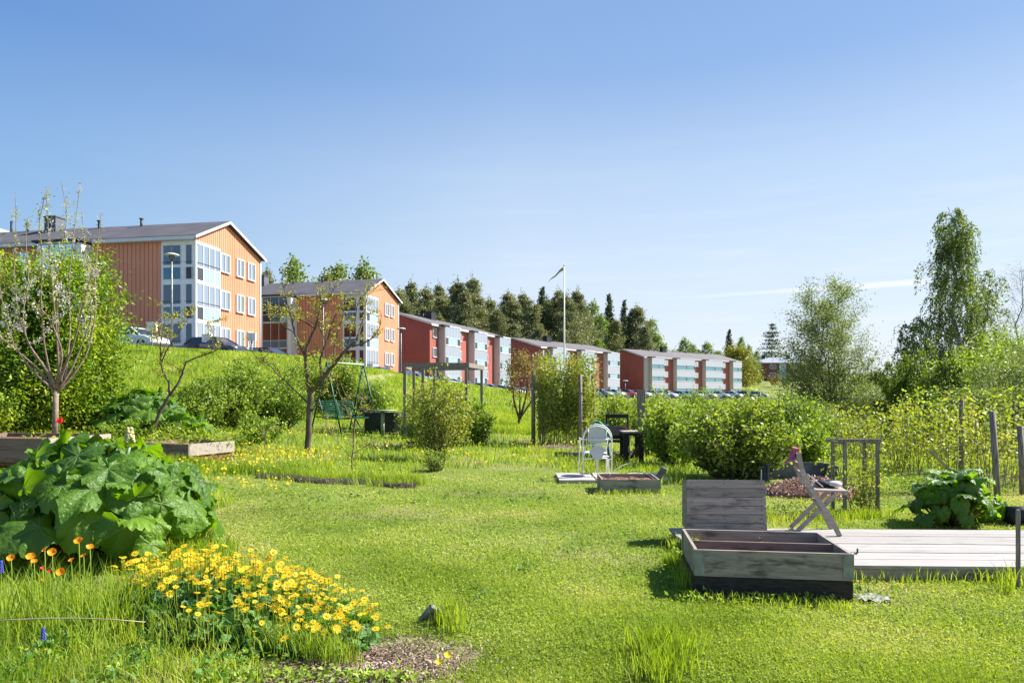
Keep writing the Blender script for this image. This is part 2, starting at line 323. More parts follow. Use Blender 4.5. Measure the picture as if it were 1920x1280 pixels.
def mat_ground():
    m, n, l, p = newmat('turf')
    t = n.new('ShaderNodeTexCoord')
    def noise(s, d=4):
        z = n.new('ShaderNodeTexNoise'); z.inputs['Scale'].default_value = s; z.inputs['Detail'].default_value = d; l.new(t.outputs['Object'], z.inputs['Vector']); return z.outputs['Fac']
    def ramp(f, a0, b0, c0, c1):
        r = n.new('ShaderNodeValToRGB'); r.color_ramp.elements[0].position = a0; r.color_ramp.elements[1].position = b0
        r.color_ramp.elements[0].color = c0; r.color_ramp.elements[1].color = c1; l.new(f, r.inputs[0]); return r.outputs[0]
    green = ramp(noise(14, 8), .35, .65, G(.09,.13,.02), G(.20,.26,.045))
    dry = ramp(noise(30, 6), .35, .65, G(.20,.16,.08), G(.38,.33,.17))
    fac = ramp(noise(.45, 5), .50, .68, G(0,0,0), G(1,1,1))
    mx = n.new('ShaderNodeMix'); mx.data_type = 'RGBA'; l.new(fac, mx.inputs['Factor']); l.new(green, mx.inputs[6]); l.new(dry, mx.inputs[7])
    l.new(mx.outputs[2], p.inputs['Base Color']); p.inputs['Roughness'].default_value = .9; p.inputs['Specular IOR Level'].default_value = .2
    b = n.new('ShaderNodeBump'); b.inputs['Strength'].default_value = .7; b.inputs['Distance'].default_value = .04; l.new(noise(45, 5), b.inputs['Height']); l.new(b.outputs[0], p.inputs['Normal'])
    return m
M_turf = mat_ground()
u = np.linspace(-1, 1, 261); xs = 420*np.sinh(5.2*u)/np.sinh(5.2)
v = np.linspace(0, 1, 281); ys = -8 + 1000*np.expm1(5.0*v)/np.expm1(5.0)
gx, gy = np.meshgrid(xs, ys); gz = terrain(gx.ravel(), gy.ravel())
V = np.stack([gx.ravel(), gy.ravel(), gz], 1); nx, ny = len(xs), len(ys)
i = np.arange(nx-1)[None, :] + np.arange(ny-1)[:, None]*nx
fa = np.stack([i, i+1, i+nx+1, i+nx], -1).reshape(-1, 4)
me = bpy.data.meshes.new('ground'); me.from_pydata(V.tolist(), [], fa.tolist()); me.polygons.foreach_set('use_smooth', [True]*len(fa)); me.update()
tag(link_mesh('ground', me, M_turf, None), kind='structure')
# car park behind the crest: a strip of asphalt laid on the ground
def strip(name, pts, wdt, m, dz=.03, off=0.0):
    P = np.array(pts, float); out = []
    k = 90; tt = np.linspace(0, len(P)-1.001, k); ii = tt.astype(int); ff = tt-ii
    Q = P[ii]*(1-ff)[:, None] + P[ii+1]*ff[:, None]
    D = np.gradient(Q, axis=0); D /= np.linalg.norm(D, axis=1)[:, None]; Nn = np.stack([-D[:,1], D[:,0]], 1)
    cols = 7; vs = []
    for q, nn in zip(Q, Nn):
        for j in range(cols):
            p = q + nn*(off + wdt*j/(cols-1)); vs.append((p[0], p[1], T(p[0], p[1])+dz))
    fs = [(a*cols+b, (a+1)*cols+b, (a+1)*cols+b+1, a*cols+b+1) for a in range(k-1) for b in range(cols-1)]
    return MB().add(vs, fs, 0, True).build(name, m)
tag(strip('car_park', [(p[0], p[1]) for p in CR[1:-1]], 15, M_asphalt, .05, 2.0), kind='structure')

# ------------------------------------------------------------------ vegetation generators
def leaves_np(P, size, r, aspect=.55, up=.3, fold=.18, align=None):
    """a rhombus leaf at every point; returns (n*4,3)"""
    n = len(P); nrm = r.normal(size=(n, 3)); nrm[:, 2] += up*2; nrm /= np.linalg.norm(nrm, axis=1)[:, None]
    ax = r.normal(size=(n, 3)) if align is None else align + r.normal(size=(n, 3))*.35
    ax -= nrm*(ax*nrm).sum(1)[:, None]; ax /= np.linalg.norm(ax, axis=1)[:, None]+1e-9
    sd_ = np.cross(nrm, ax); s = (size*(.6+.8*r.random(n)))[:, None] if np.isscalar(size) else size[:, None]
    b = P; tip = P + ax*s; mid = P + ax*s*.45
    l_ = mid + sd_*s*aspect*.5 + nrm*s*fold; r_ = mid - sd_*s*aspect*.5 + nrm*s*fold
    return np.stack([b, r_, tip, l_], 1).reshape(-1, 3)
def curve(p0, p1, bend, k=6, r=None, wob=.03):
    p0, p1, bend = np.array(p0, float), np.array(p1, float), np.array(bend, float)
    t = np.linspace(0, 1, k)[:, None]; c = (p0+p1)/2 + bend
    pts = (1-t)**2*p0 + 2*t*(1-t)*c + t**2*p1
    if r is not None:
        Ln = np.linalg.norm(p1-p0); w_ = r.normal(size=(k, 3))*wob*Ln; w_[0] = 0; pts = pts + w_*np.minimum(1, t*3)
    return pts
def along(pts, t):
    k = len(pts)-1; x = np.clip(np.asarray(t)*k, 0, k-1e-6); i = x.astype(int); f = (x-i)[..., None]
    return pts[i]*(1-f) + pts[i+1]*f
def broadleaf(H, R, lo, nl, nt, lp, ls, seed, trunk_r=.12, droop=0., up=.3, prof=None, spread=.25, multi=1, tl=.6, wob=.05, leafside=None, lift=.6, aspect=.55, inner=.35):
    r = np.random.default_rng(seed); t = MB(); P = []; AL = []
    prof = prof or (lambda v: max(.08, math.sin(math.pi*min(1, .12+.88*v)**.8)))
    trunks = []
    for k in range(multi):
        an = 2*math.pi*k/multi + r.random(); off = np.array([math.cos(an), math.sin(an), 0])*R*.35*(multi > 1)
        h_ = H*(1 if k == 0 else .7+.25*r.random())
        tp = curve((off[0]*.1, off[1]*.1, -.15), (off[0]+r.normal()*R*.05, off[1]+r.normal()*R*.05, h_*.96), (off[0]*.3+r.normal()*.04*R, off[1]*.3+r.normal()*.04*R, 0), 10, r, wob*.25)
        rr = trunk_r*(.65 if multi > 1 else 1); t.tube(tp, [rr*(1-.93*(q/9)**.9) for q in range(10)], 7); trunks.append((tp, h_, off))
    for q in range(nl):
        tp, h_, off = trunks[q % multi]
        v_ = (q+r.random())/nl; h = lo + (h_-lo)*v_; rad = R*prof(v_)*(.75+.35*r.random())*(.8 if multi > 1 else 1); an = q*2.399+r.random()*.7
        st = along(tp, np.array([max(.06, (h-rad*lift*.9)/h_)]))[0]
        end = along(tp, np.array([min(.99, h/h_)]))[0] + np.array([math.cos(an)*rad, math.sin(an)*rad, 0])
        if st[2] > end[2]-.05 and not droop: st[2] = end[2]-.05
        lb = curve(st, end, (0, 0, -rad*.12 + droop*rad*.35), 7, r, wob); lr = max(.006, trunk_r*.32*(1-.7*v_))
        t.tube(lb, [lr*(1-.85*j/6) for j in range(7)], 5)
        for j in range(nt):
            a_ = inner + (1-inner)*(j+r.random())/nt; p0 = along(lb, np.array([a_]))[0]
            d = r.normal(size=3); d[2] = abs(d[2])*.8 + .15; d += np.array([math.cos(an), math.sin(an), 0])*.7; d /= np.linalg.norm(d)
            ln = tl*(.6+.8*r.random())
            if droop:
                p1 = p0 + d*ln*.35 + np.array([0, 0, -ln*droop]); bd = d*ln*.2 + np.array([0, 0, ln*.15])
            else: p1 = p0 + d*ln; bd = r.normal(size=3)*ln*.1
            tw = curve(p0, p1, bd, 5, r, .03); t.tube(tw, [max(.003, lr*.3)*(1-.6*z/4) for z in range(5)], 3, cap=False)
            m_ = max(1, int(lp*(.6+.8*r.random()))); tt = .1+.9*r.random(m_)
            q_ = along(tw, tt) + r.normal(size=(m_, 3))*spread*ln*.5; P.append(q_)
            AL.append(np.repeat(((p1-p0)/ln)[None, :], m_, 0))
    P = np.concatenate(P); AL = np.concatenate(AL)
    return t, leaves_np(P, ls, r, aspect, up, align=AL if droop else None), P
def shrub(rx, ry, H, stems, tw, lp, ls, seed, up=.3, sr=.012, spread=.35, bare=.2, aspect=.6, tl=.3):
    r = np.random.default_rng(seed); t = MB(); P = []
    for k in range(stems):
        a_ = r.random()*6.283; q = math.sqrt(r.random()); x, y = math.cos(a_)*q, math.sin(a_)*q
        top = H*(.72+.35*r.random())*math.sqrt(max(.12, 1-.75*q*q))
        st = curve((x*rx*.22, y*ry*.22, -.08), (x*rx, y*ry, top), (x*rx*.1, y*ry*.1, top*.22), 7, r, .035)
        t.tube(st, [sr*(1-.75*j/6) for j in range(7)], 4, cap=False)
        for j in range(tw):
            a0 = bare + (1-bare)*(j+r.random())/tw; p0 = along(st, np.array([a0]))[0]
            d = r.normal(size=3); d[2] = abs(d[2])*.7+.2; d /= np.linalg.norm(d); ln = tl*(.5+r.random()); p1 = p0 + d*ln
            if p1[2] < .05: p1[2] = .05
            t.tube([p0, (p0+p1)/2+r.normal(size=3)*.02, p1], [sr*.35, sr*.28, sr*.15], 3, cap=False)
            m_ = max(1, int(lp*(.5+r.random()))); tt = r.random(m_)[:, None]
            P.append(p0*(1-tt) + p1*tt + r.normal(size=(m_, 3))*spread*ln*.5)
    P = np.concatenate(P); P = P[P[:, 2] > .01]
    return t, leaves_np(P, ls, r, aspect, up), P
def pine(H, R, seed, lo=.42, n_l=26, ls=.5, per=34):
    r = np.random.default_rng(seed); t = MB(); P = []
    tp = curve((0,0,-.3), (r.normal()*.5, r.normal()*.5, H), (r.normal()*.3, 0, 0), 8, r, .004)
    t.tube(tp, [.24*(1-.8*(j/7)**.8) for j in range(8)], 6)
    for k in range(n_l):
        v_ = (k+r.random())/n_l; h = H*(lo+(1-lo)*v_); rad = R*(1.0-.80*v_**1.25)*(.5+.75*r.random()); an = k*2.399+r.random()
        p0 = along(tp, np.array([h/H*.97]))[0]; end = p0 + np.array([math.cos(an)*rad, math.sin(an)*rad, rad*(.15+.45*v_)])
        lb = curve(p0, end, (0,0,-rad*.1), 5, r, .06); t.tube(lb, [.07*(1-.8*j/4) for j in range(5)], 4, cap=False)
        for c in range(3):
            q = along(lb, np.array([.5+.5*r.random()]))[0]; s = rad*.25+.22
            P.append(q + r.normal(size=(per, 3))*np.array([s, s, s*.42]) + np.array([0,0,s*.2]))
    P.append(along(tp, np.full(per, .985)) + r.normal(size=(per, 3))*np.array([R*.08, R*.08, .7]))
    P = np.concatenate(P); return t, leaves_np(P, ls, r, .42, .35), P
def spruce(H, R, seed, lo=.1, whorls=22, ls=.5, per=26, open_=0.):
    r = np.random.default_rng(seed); t = MB(); P = []
    t.tube([(0,0,-.3), (0,0,H*.5), (0,0,H)], [.2, .13, .02], 6)
    for k in range(whorls):
        v_ = (k+.3*r.random())/whorls; h = H*(lo+(1-lo)*v_); rad = R*(1-v_)**.85*(.75+.4*r.random())+.15
        for b in range(7 if rad > R*.3 else 5):
            an = b*6.283/7+k*1.1+r.random()*.5; rd = rad*(.7+.45*r.random()); end = np.array([math.cos(an)*rd, math.sin(an)*rd, h-rd*(.22-.35*v_)])
            lb = curve((0,0,h), end, (0,0,-rd*.1), 4); t.tube(lb, [.045*(1-.8*j/3) for j in range(4)], 3, cap=False)
            m_ = int(per*(.4+rd/R)*(1-open_)); tt = r.random(m_); q = along(lb, .15+.85*tt)
            P.append(q + r.normal(size=(m_, 3))*np.array([.14*rd+.05, .14*rd+.05, .1+.03*rd]))
    P = np.concatenate(P); return t, leaves_np(P, ls, r, .4, .2), P
def plant(name, parts, loc, label, cat, group=None, rz=0.0, barkm=None, leafm=None, crown='crown', trunk='trunk', sc=1.0):
    t, Lv, P = parts
    e_ = empty(name, loc, label, cat, group, rz); e_.scale = (sc, sc, sc)
    t.build(trunk, barkm or M_bark, e_); np_mesh(crown, Lv, 4, leafm, e_)
    return e_
# ------------------------------------------------------------------ grass
BLOCK = []            # world rectangles kept free of grass: (cx, cy, ux, uy, halfU, halfV)
def blocked(X, Y):
    m = np.zeros(len(X), bool)
    for cx, cy, ux, uy, hu, hv in BLOCK:
        a_ = (X-cx)*ux + (Y-cy)*uy; b_ = -(X-cx)*uy + (Y-cy)*ux
        m |= (abs(a_) < hu) & (abs(b_) < hv)
    return m
def pnoise(X, Y, s, seed=0):
    o = seed*1.7; return (np.sin(X*s+o)*np.cos(Y*s*1.13-o) + np.sin((X*.7+Y)*s*1.9+o*2)*.6 + np.sin((X-Y*.8)*s*3.1+o*3)*.35)/1.95
def sample_ground(n, Y0, Y1, pw=.9, wide=.86):
    a0, a1 = Y1**-pw, Y0**-pw; Y = (a0+(a1-a0)*rng.random(n))**(-1/pw); X = (rng.random(n)*2-1)*wide*Y; return X, Y
def blades(X, Y, h, wd, lean=.5, two=True):
    n = len(X); Z = terrain(X, Y); an = rng.random(n)*6.283; dx, dy = np.cos(an), np.sin(an)
    la = rng.random(n)*6.283; ln = lean*h*(.3+rng.random(n)); lx, ly = np.cos(la)*ln, np.sin(la)*ln
    B = np.stack([X, Y, Z-.01], 1); S = np.stack([dx*wd/2, dy*wd/2, 0*X], 1); tip = np.stack([X+lx, Y+ly, Z+h], 1)
    if not two: return np.stack([B-S, B+S, tip], 1).reshape(-1, 3)
    mid = np.stack([X+lx*.35, Y+ly*.35, Z+h*.62], 1)
    return np.stack([B-S, B+S, mid+S*.75, tip, mid-S*.75], 1).reshape(-1, 3)
def mown(X, Y):
    edge = .35*np.sin(Y*2.3)+.2*np.sin(Y*5.1)
    a_ = (X > -.43*Y+edge*.4) & (Y < 11.8+.6*np.sin(X*1.7)+1.2*(X > 3))
    path = (X > -1.6-.02*Y) & (X < .9) & (Y < 13.8)
    fore = (Y < 5.6) & (X < -.36*Y-.2)
    bed = (X > -4.1) & (X < -1.6) & (Y > 11.0) & (Y < 12.6)
    return (a_ | path) & ~fore & ~bed
# ------------------------------------------------------------------ buildings
def bframe(corner, ux, uy):
    """local x runs along the front (to the viewer's right), local y into the house, z up"""
    o = math.atan2(uy, ux); return corner, o
def faceM(kind, off):
    """matrix from (u along the face, d outwards, z) to house coordinates"""
    if kind == 'front': return Matrix(((1,0,0,0),(0,-1,0,off),(0,0,1,0),(0,0,0,1)))
    if kind == 'right': return Matrix(((0,1,0,off),(1,0,0,0),(0,0,1,0),(0,0,0,1)))
    return Matrix(((0,-1,0,off),(1,0,0,0),(0,0,1,0),(0,0,0,1)))      # left
def window(bld, M, u0, u1, z0, z1, detail=True, curt=(.35, .0), panes=2):
    w_ = MB(); t_ = .09 if detail else .13; dp = .14
    w_.box(u0, u1, .02, dp, z1-t_, z1, 0, M); w_.box(u0, u1, .02, dp+.04, z0, z0+t_, 0, M)
    w_.box(u0, u0+t_, .02, dp-.002, z0+t_, z1-t_, 0, M); w_.box(u1-t_, u1, .02, dp-.002, z0+t_, z1-t_, 0, M)
    for k in range(1, panes):
        c = u0+(u1-u0)*k/panes; w_.box(c-.035, c+.035, .02, dp-.02, z0+t_, z1-t_, 0, M)
    w_.box(u0+t_, u1-t_, .02, .045, z0+t_, z1-t_, 1, M)
    o = w_.build('window', [M_trim, M_dark], bld)
    if detail:
        c = MB(); W_ = u1-u0-2*t_
        if curt[0]: c.box(u0+t_, u0+t_+W_*curt[0], .05, .06, z0+t_, z1-t_, 0, M)
        if curt[1]: c.box(u1-t_-W_*curt[1], u1-t_, .05, .06, z0+t_, z1-t_, 0, M)
        if c.v: c.build('curtain', M_curtain, o)
    MB().box(u0+t_, u1-t_, .075, .085, z0+t_, z1-t_, 0, M).build('pane', M_glass, o)
    return o
def cladding(mb, M, u0, u1, zb, ztop, step, gap=.05, d=.03, holes=()):
    n = max(1, int(round((u1-u0)/step))); s = (u1-u0)/n
    for k in range(n):
        a0, a1 = u0+k*s+gap/2, u0+(k+1)*s-gap/2; t0, t1 = ztop(a0), ztop(a1)
        vs = [(a0,0,zb),(a1,0,zb),(a1,0,t1),(a0,0,t0),(a0,d,zb),(a1,d,zb),(a1,d,t1),(a0,d,t0)]
        mb.add([M @ Vector(p) for p in vs], [(0,3,2,1),(4,5,6,7),(0,1,5,4),(1,2,6,5),(2,3,7,6),(3,0,4,7)], 1)
def glazing_bay(bld, name, faces, z0, rows, storey, wallm, top, seed=0, endcaps=(.16,.16), panelh=.85, kind='red'):
    """a glazed balcony stack: on every face (M,u0,u1,columns) each storey has panes over coloured parapet panels"""
    r = random.Random(seed); fr = MB()
    for M, u0, u1, n, d0 in faces:
        fr.box(u0, u1, d0+.004, d0+.018, z0, z0+rows*storey, 2, M)
        s = (u1-u0)/n
        for k in range(n+1):
            u_ = u0+s*k; fr.box(u_-.025, u_+.025, d0+.02, d0+.07, z0, z0+rows*storey+.02, 0, M)
        for j in range(rows+1): fr.box(u0-.03, u1+.03, d0+.02, d0+.115, z0+j*storey-.08, z0+j*storey+.08, 0, M)
        for j in range(rows): fr.box(u0, u1, d0+.02, d0+.105, z0+j*storey+panelh+.02, z0+j*storey+panelh+.09, 0, M)
    F_ = fr.build(name, [M_trim, wallm, M_dark], bld)
    for j in range(rows):
        pan = MB(); gl = MB(); cu = MB()
        for M, u0, u1, n, d0 in faces:
            s = (u1-u0)/n
            for k in range(n):
                a0, a1 = u0+s*k+.04, u0+s*(k+1)-.04; zb = z0+j*storey
                if kind == 'red': mi = 2 if (k in (0, n-1)) else 0
                elif kind == 'teal': mi = 2 if k in (n-1, n//2) and n > 3 else 3
                else: mi = r.choice([0, 1, 1, 2])
                pan.box(a0, a1, d0+.03, d0+.06, zb+.10, zb+panelh, mi, M)
                gl.box(a0, a1, d0+.05, d0+.06, zb+panelh+.10, zb+storey-.14, 0, M)
                if r.random() < {'teal': .25, 'red': .8}.get(kind, .55): cu.box(a0, a0+(a1-a0)*r.choice([.3,.5,1]), d0+.022, d0+.03, zb+panelh+.10, zb+storey-.14, 0, M)
        pan.build('parapet_panel', [M_aqua, M_teal, M_grille, M_sea], F_); gl.build('pane', M_glass, F_)
        if cu.v: cu.build('curtain', M_blind if kind == 'red' else M_curtain, F_)
    return F_
def house(name, label, corner, ang, x0, x1, D, eave, ridge_y, ridge_h, zb, wm_, gm_, roofm, back_eave=None):
    """corner = world position of local (0,0,0); walls from x0 to x1; returns the house"""
    b = empty(name, corner, label, 'apartment building', 'apartment blocks along the slope', ang)
    be = back_eave or eave
    w_ = MB(); ins = .03
    prof = [(0, zb), (D, zb), (D, be-.05), (ridge_y, ridge_h-.1), (0, eave-.05)]
    vs = [(x0, y, z) for y, z in prof] + [(x1, y, z) for y, z in prof]
    w_.add(vs, [tuple(range(5)), tuple(range(9, 4, -1))] + [(i, 5+i, 5+(i+1)%5, (i+1)%5) for i in range(5)], 0)
    gt = lambda y: (eave + (ridge_h-eave)*y/ridge_y if y < ridge_y else be + (ridge_h-be)*(D-y)/(D-ridge_y)) - .12
    rf = MB(); ov = .35
    for ya, za, yb, zb_ in ((-.5, eave-.5*(ridge_h-eave)/ridge_y, ridge_y, ridge_h), (D+.4, be-.4*(ridge_h-be)/(D-ridge_y), ridge_y, ridge_h)):
        vs = [(x0-ov, ya, za), (x1+ov, ya, za), (x1+ov, yb, zb_), (x0-ov, yb, zb_)]; vs += [(p[0], p[1], p[2]+.16) for p in vs]
        rf.add(vs, [(0,1,2,3),(7,6,5,4),(0,4,5,1),(1,5,6,2),(2,6,7,3),(3,7,4,0)], 0)
    roof = rf.build('roof', roofm, b)
    tr = MB()
    for X_ in (x0-ov-.05, x1+ov):
        for ya, za, yb, zb_ in ((-.52, eave-.5*(ridge_h-eave)/ridge_y-.02, ridge_y, ridge_h), (D+.42, be-.4*(ridge_h-be)/(D-ridge_y)-.02, ridge_y, ridge_h)):
            vs = [(X_, ya, za-.08), (X_+.05, ya, za-.08), (X_+.05, yb, zb_-.08), (X_, yb, zb_-.08)]; vs += [(p[0], p[1], p[2]+.20) for p in vs]
            tr.add(vs, [(0,1,2,3),(7,6,5,4),(0,4,5,1),(1,5,6,2),(2,6,7,3),(3,7,4,0)], 0)
    ez = eave-.5*(ridge_h-eave)/ridge_y
    tr.box(x0-.3, x1+.3, -.55, -.502, ez-.16, ez+.10, 0); tr.box(x0+.01, x1-.01, -.5, -.04, ez-.16, ez-.12, 0)
    tr.build('bargeboard', M_trim, roof)
    return b, w_, gt, roof
def vents(roof, xs_, y, z, big):
    for q, X_ in enumerate(xs_):
        m = MB(); m.tube([(X_, y, z-.3), (X_, y, z+.75)], .1, 8); m.box(X_-.13, X_+.13, y-.13, y+.13, z+.70, z+.78)
        m.build('vent_pipe', M_black, roof)
    for X_, s in big:
        m = MB(); m.box(X_-s, X_+s, y-.5, y+.5, z-.3, z+1.15); m.box(X_-s-.06, X_+s+.06, y-.56, y+.56, z+1.15, z+1.25); m.build('chimney', M_slate if s < .6 else M_black, roof)

# --- the two orange blocks: their right hand corner is the near one
def orange_block(label, cx, cy, cz, ux, uy, length, seed, wins2):
    """(ux,uy): unit vector along the front from left to right"""
    ang = math.atan2(uy, ux); D = 9.2; E_ = 9.45
    b, wl, gt, roof = house('orange_apartment_block', label, (cx, cy, cz), ang, -length, 0, D, E_, 4.0, 11.35, -2.5, M_orangeg, M_orange, M_roof)
    Mf = faceM('front', 0); Mg = faceM('right', 0)
    cladding(wl, Mf, -8.75, -2.9, -2.4, lambda u_: E_-.1, .36)
    cladding(wl, Mf, -length, -12.7, -2.4, lambda u_: E_-.1, .36)
    cladding(wl, Mg, 3.04, D, -2.4, gt, .26)
    cladding(wl, Mg, .05, 3.0, 9.0, gt, .26)
    wl.build('wall', [M_orangeg, M_orange], b)
    # glazed balcony round the corner
    cb = MB(); cb.box(-2.88, .07, -.07, -.005, -2.4, 9.2); cb.box(.005, .07, -.005, 3.02, -2.4, 8.95)
    cor = cb.build('corner_balcony', M_white, b)
    r = random.Random(seed)
    for j in range(3):
        zb = j*3.0
        g_ = MB(); p_ = MB(); k_ = MB(); f_ = MB()
        # front face: a double pane, then a narrow one near the corner
        for (a0, a1, kind) in ((-2.65, -1.98, 0), (-1.90, -1.20, 0), (-.72, -.25, 1)):
            g_.box(a0, a1, .09, .10, zb+1.25, zb+2.72, 0, Mf)
            k_.box(a0, a1, .072, .08, zb+1.25, zb+2.72, r.choice([0,1,0,2]), Mf)
            p_.box(a0-(.1 if kind else 0), a1+(.1 if kind else 0), .085, .105, zb+.15, zb+1.02, (2 if kind else 1) if j < 2 or kind else 1, Mf)
            f_.box(a0-.08, a1+.08, .075, .13, zb+2.72, zb+2.80, 0, Mf); f_.box(a0-.08, a1+.08, .075, .13, zb+1.06, zb+1.22, 0, Mf)
            f_.box(a0-.07, a0-.01, .075, .125, zb+.1, zb+2.72, 0, Mf); f_.box(a1+.01, a1+.07, .075, .125, zb+.1, zb+2.72, 0, Mf)
            f_.box(a0-.12, a1+.12, .135, .155, zb+1.42, zb+1.45, 1, Mf)
        # gable face: four panes with three parapet panels, dark grille nearest the corner
        for q in range(4):
            a0, a1 = .12+q*.72, .12+(q+1)*.72-.06
            g_.box(a0, a1, .09, .10, zb+1.15, zb+2.78, 0, Mg); k_.box(a0, a1, .072, .08, zb+1.15, zb+2.78, r.choice([0,1,1,3]), Mg)
            p_.box(a0, a1, .085, .105, zb+.12, zb+1.02, 2 if q == 0 else 0, Mg)
            f_.box(a1, a1+.06, .075, .13, zb+.05, zb+2.84, 0, Mg)
        f_.box(.06, 3.0, .075, .13, zb+2.80, zb+3.02, 0, Mg); f_.box(.06, 3.0, .075, .135, zb+1.03, zb+1.13, 0, Mg); f_.box(.06, 3.0, .145, .165, zb+1.38, zb+1.41, 1, Mg)
        f_.build('balcony_frame', [M_white, M_black], cor); g_.build('pane', M_glass, cor)
        k_.build('blind', [M_dark, M_curtain, mat('peach_blind', G(.42,.24,.17), .8), M_slate], cor); p_.build('parapet_panel', [M_aqua, M_teal, M_grille], cor)
    for j in range(3):
        for (a0, a1), cu in zip(wins2, ((.45, 0), (0, .5), (0, .5))):
            window(b, Mg, a0, a1, 1.2+j*3.0, 2.75+j*3.0, True, (.3, .35), 2)
    # protruding tower of balconies on the front, with its own flat dark roof
    tw = MB(); tw.box(-12.7, -8.78, -1.3, -.01, -2.4, 8.95); tower = tw.build('balcony_tower', M_white, b)
    MB().box(-12.9, -8.55, -1.6, -.3, 9.05, 9.22).build('tower_roof', M_black, tower)
    glazing_bay(b, 'glazed_balcony', [(faceM('front', -1.3), -12.45, -9.25, 3, 0.0)], 0, 3, 3.0, M_white, 9, seed, kind='mix')
    for k in range(2, 8):
        u_ = -length + 0
    for k in range(9):
        u_ = -14.6 - k*2.6
        if u_-1.2 < -length: break
        for j in range(3): window(b, Mf, u_-1.05, u_, 1.2+j*3.0, 2.7+j*3.0, True, (.3, .4 if k % 2 else 0), 2)
    vents(roof, (-7.5, -11.5, -18.5, -27), 3.6, 11.2, ((-15.8, .55), ))
    dp = MB(); dp.tube([(.07, D-.1, -2), (.07, D-.1, 9.2)], .05, 6); dp.build('downpipe', M_white, b)
    return b
c14, s14 = math.cos(math.radians(10)), math.sin(math.radians(10))
orange_block('nearest orange block, three storeys, its gable and glazed corner facing the garden', -24.1, 52, 4.2, c14, -s14, 42, 3, ((3.08,4.35),(5.3,6.42),(7.0,8.15)))
orange_block('second orange block, right of the nearest one, seen behind the bare fruit tree', -16.7, 78, 3.9, math.cos(math.radians(14)), -math.sin(math.radians(14)), 34, 5, ((5.0,6.15),(6.6,7.6)))

# --- the red blocks: their left hand corner is the near one
def red_block(label, cx, cy, cz, ux, uy, length, D, ry, rh, eave, be, towers, wins, white0=None, kind='red', detail=True, seed=1):
    nmul = 2 if kind == 'teal' else 1
    ang = math.atan2(uy, ux)
    b, wl, gt, roof = house('red_apartment_block', label, (cx, cy, cz), ang, 0, length, D, eave, ry, rh, -3, M_redg, M_red, M_rooflight, be)
    Mf = faceM('front', 0); Ml = faceM('left', 0)
    cladding(wl, Ml, 0, D, -2.9, gt, .34); cladding(wl, Mf, 0, length, -2.9, lambda u_: eave-.2, .34)
    wl.build('wall', [M_redg, M_red], b)
    if white0: MB().box(white0[0], white0[1], -.3, -.035, -2.9, eave-.15).build('white_pilaster', M_cream, b)
    for k, (a0, a1, n) in enumerate(towers):
        t_ = MB(); t_.box(a0, a1, -1.05, -.035, -2.9, eave-.25); t_.build('balcony_tower', M_cream, b)
        MB().box(a0-.9, a0+1.2, -1.25, -.56, eave-.20, eave-.02).build('tower_roof', M_black, b)
        glazing_bay(b, 'glazed_balcony', [(faceM('front', -1.05), a0+.12, a1-.08, n*nmul, 0.0)], eave-4*2.8-.1, 4, 2.8, M_cream, 9, seed+k, kind=kind, panelh=1.05)
    for (a0, a1) in wins:
        for j in range(4):
            z = eave-.55-j*2.8; window(b, Mf, a0, a1, z-1.4, z, detail, (.35, .3), 1 if a1-a0 < 1 else 2)
    vents(roof, (length*.22, length*.27, length*.6, length*.82), ry-.8, rh-.15, ((length*.36, .75),))
    return b
n3 = math.hypot(.38,.92)
red_block('red block with pale balcony towers, nearest of the three red ones', -11.7, 97, .6, .38/n3, .92/n3, 27.9, 9.2, 6.2, 12.95, 11.05, 11.9, ((2.6,7.5,5),(12.45,17.3,5),(22.5,27.4,5)), ((.75,1.9),(8.7,9.9),(18.6,19.8)))
red_block('middle red block, standing behind the flagpole', 5.3, 130, -.3, .64, .77, 28, 9.5, 6.6, 12.9, 11.0, 11.9, ((2.6,7.5,5),(12.45,17.3,5),(22.5,27.6,5)), ((.75,1.9),(8.7,9.9),(18.6,19.8)), seed=11)
red_block('farthest red block, long row of teal balconies, left of the yellow green tree', 30.8, 160, -.6, .784, .621, 38.6, 8.8, 6.3, 13.05, 11.1, 12.1, ((1.7,6.4,6),(10.9,18.1,8),(22.5,29.9,8),(34.4,38.5,4)), ((7.6,9.0),(19.5,20.9),(31.2,32.6)), (.02,1.6), 'teal', True, 21)

# --- brick block in the distance
def brick_block():
    X0, Y0 = (1412-960)/F*250, 250; cz = ZZ(724, 250)-1.0
    b = empty('brick_apartment_block', (X0, Y0, cz), 'distant brown brick block under a grey metal roof, beside the lone spruce', 'apartment building', None, math.radians(-4))
    b2 = MB(); b2.box(0, 26, 0, 11, -4, 9.6); b2.build('wall', M_brick, b)
    rf = MB(); rf.prism([(-.4,9.45),(5.5,11.6),(11.4,9.45),(11.4,9.6),(5.5,11.8),(-.4,9.62)], -.5, 26.5, 0, Matrix(((0,1,0,0),(1,0,0,0),(0,0,1,0),(0,0,0,1)))); roof = rf.build('roof', M_roofmetal, b)
    for X_ in (5, 14): MB().box(X_-.5, X_+.5, 4, 5.2, 10.5, 12.7).build('chimney', M_black, roof)
    MB().box(9.4, 11.8, -.12, -.01, -3, 9.4).build('stair_panel', M_aqua, b)
    Mf = faceM('front', 0)
    for k, u_ in enumerate((1.2, 5.9, 14, 18.5, 23)):
        for j in range(3): window(b, Mf, u_, u_+(1.7 if k in (0, 2) else 2.3), 1.6+j*2.9, 3.1+j*2.9, False, (0, 0), 2)
    M2 = faceM('front', -.12)
    for j in range(3): window(b, M2, 10.1, 11.2, 2.9+j*2.5, 3.8+j*2.5, False, (0, 0), 1)
brick_block()
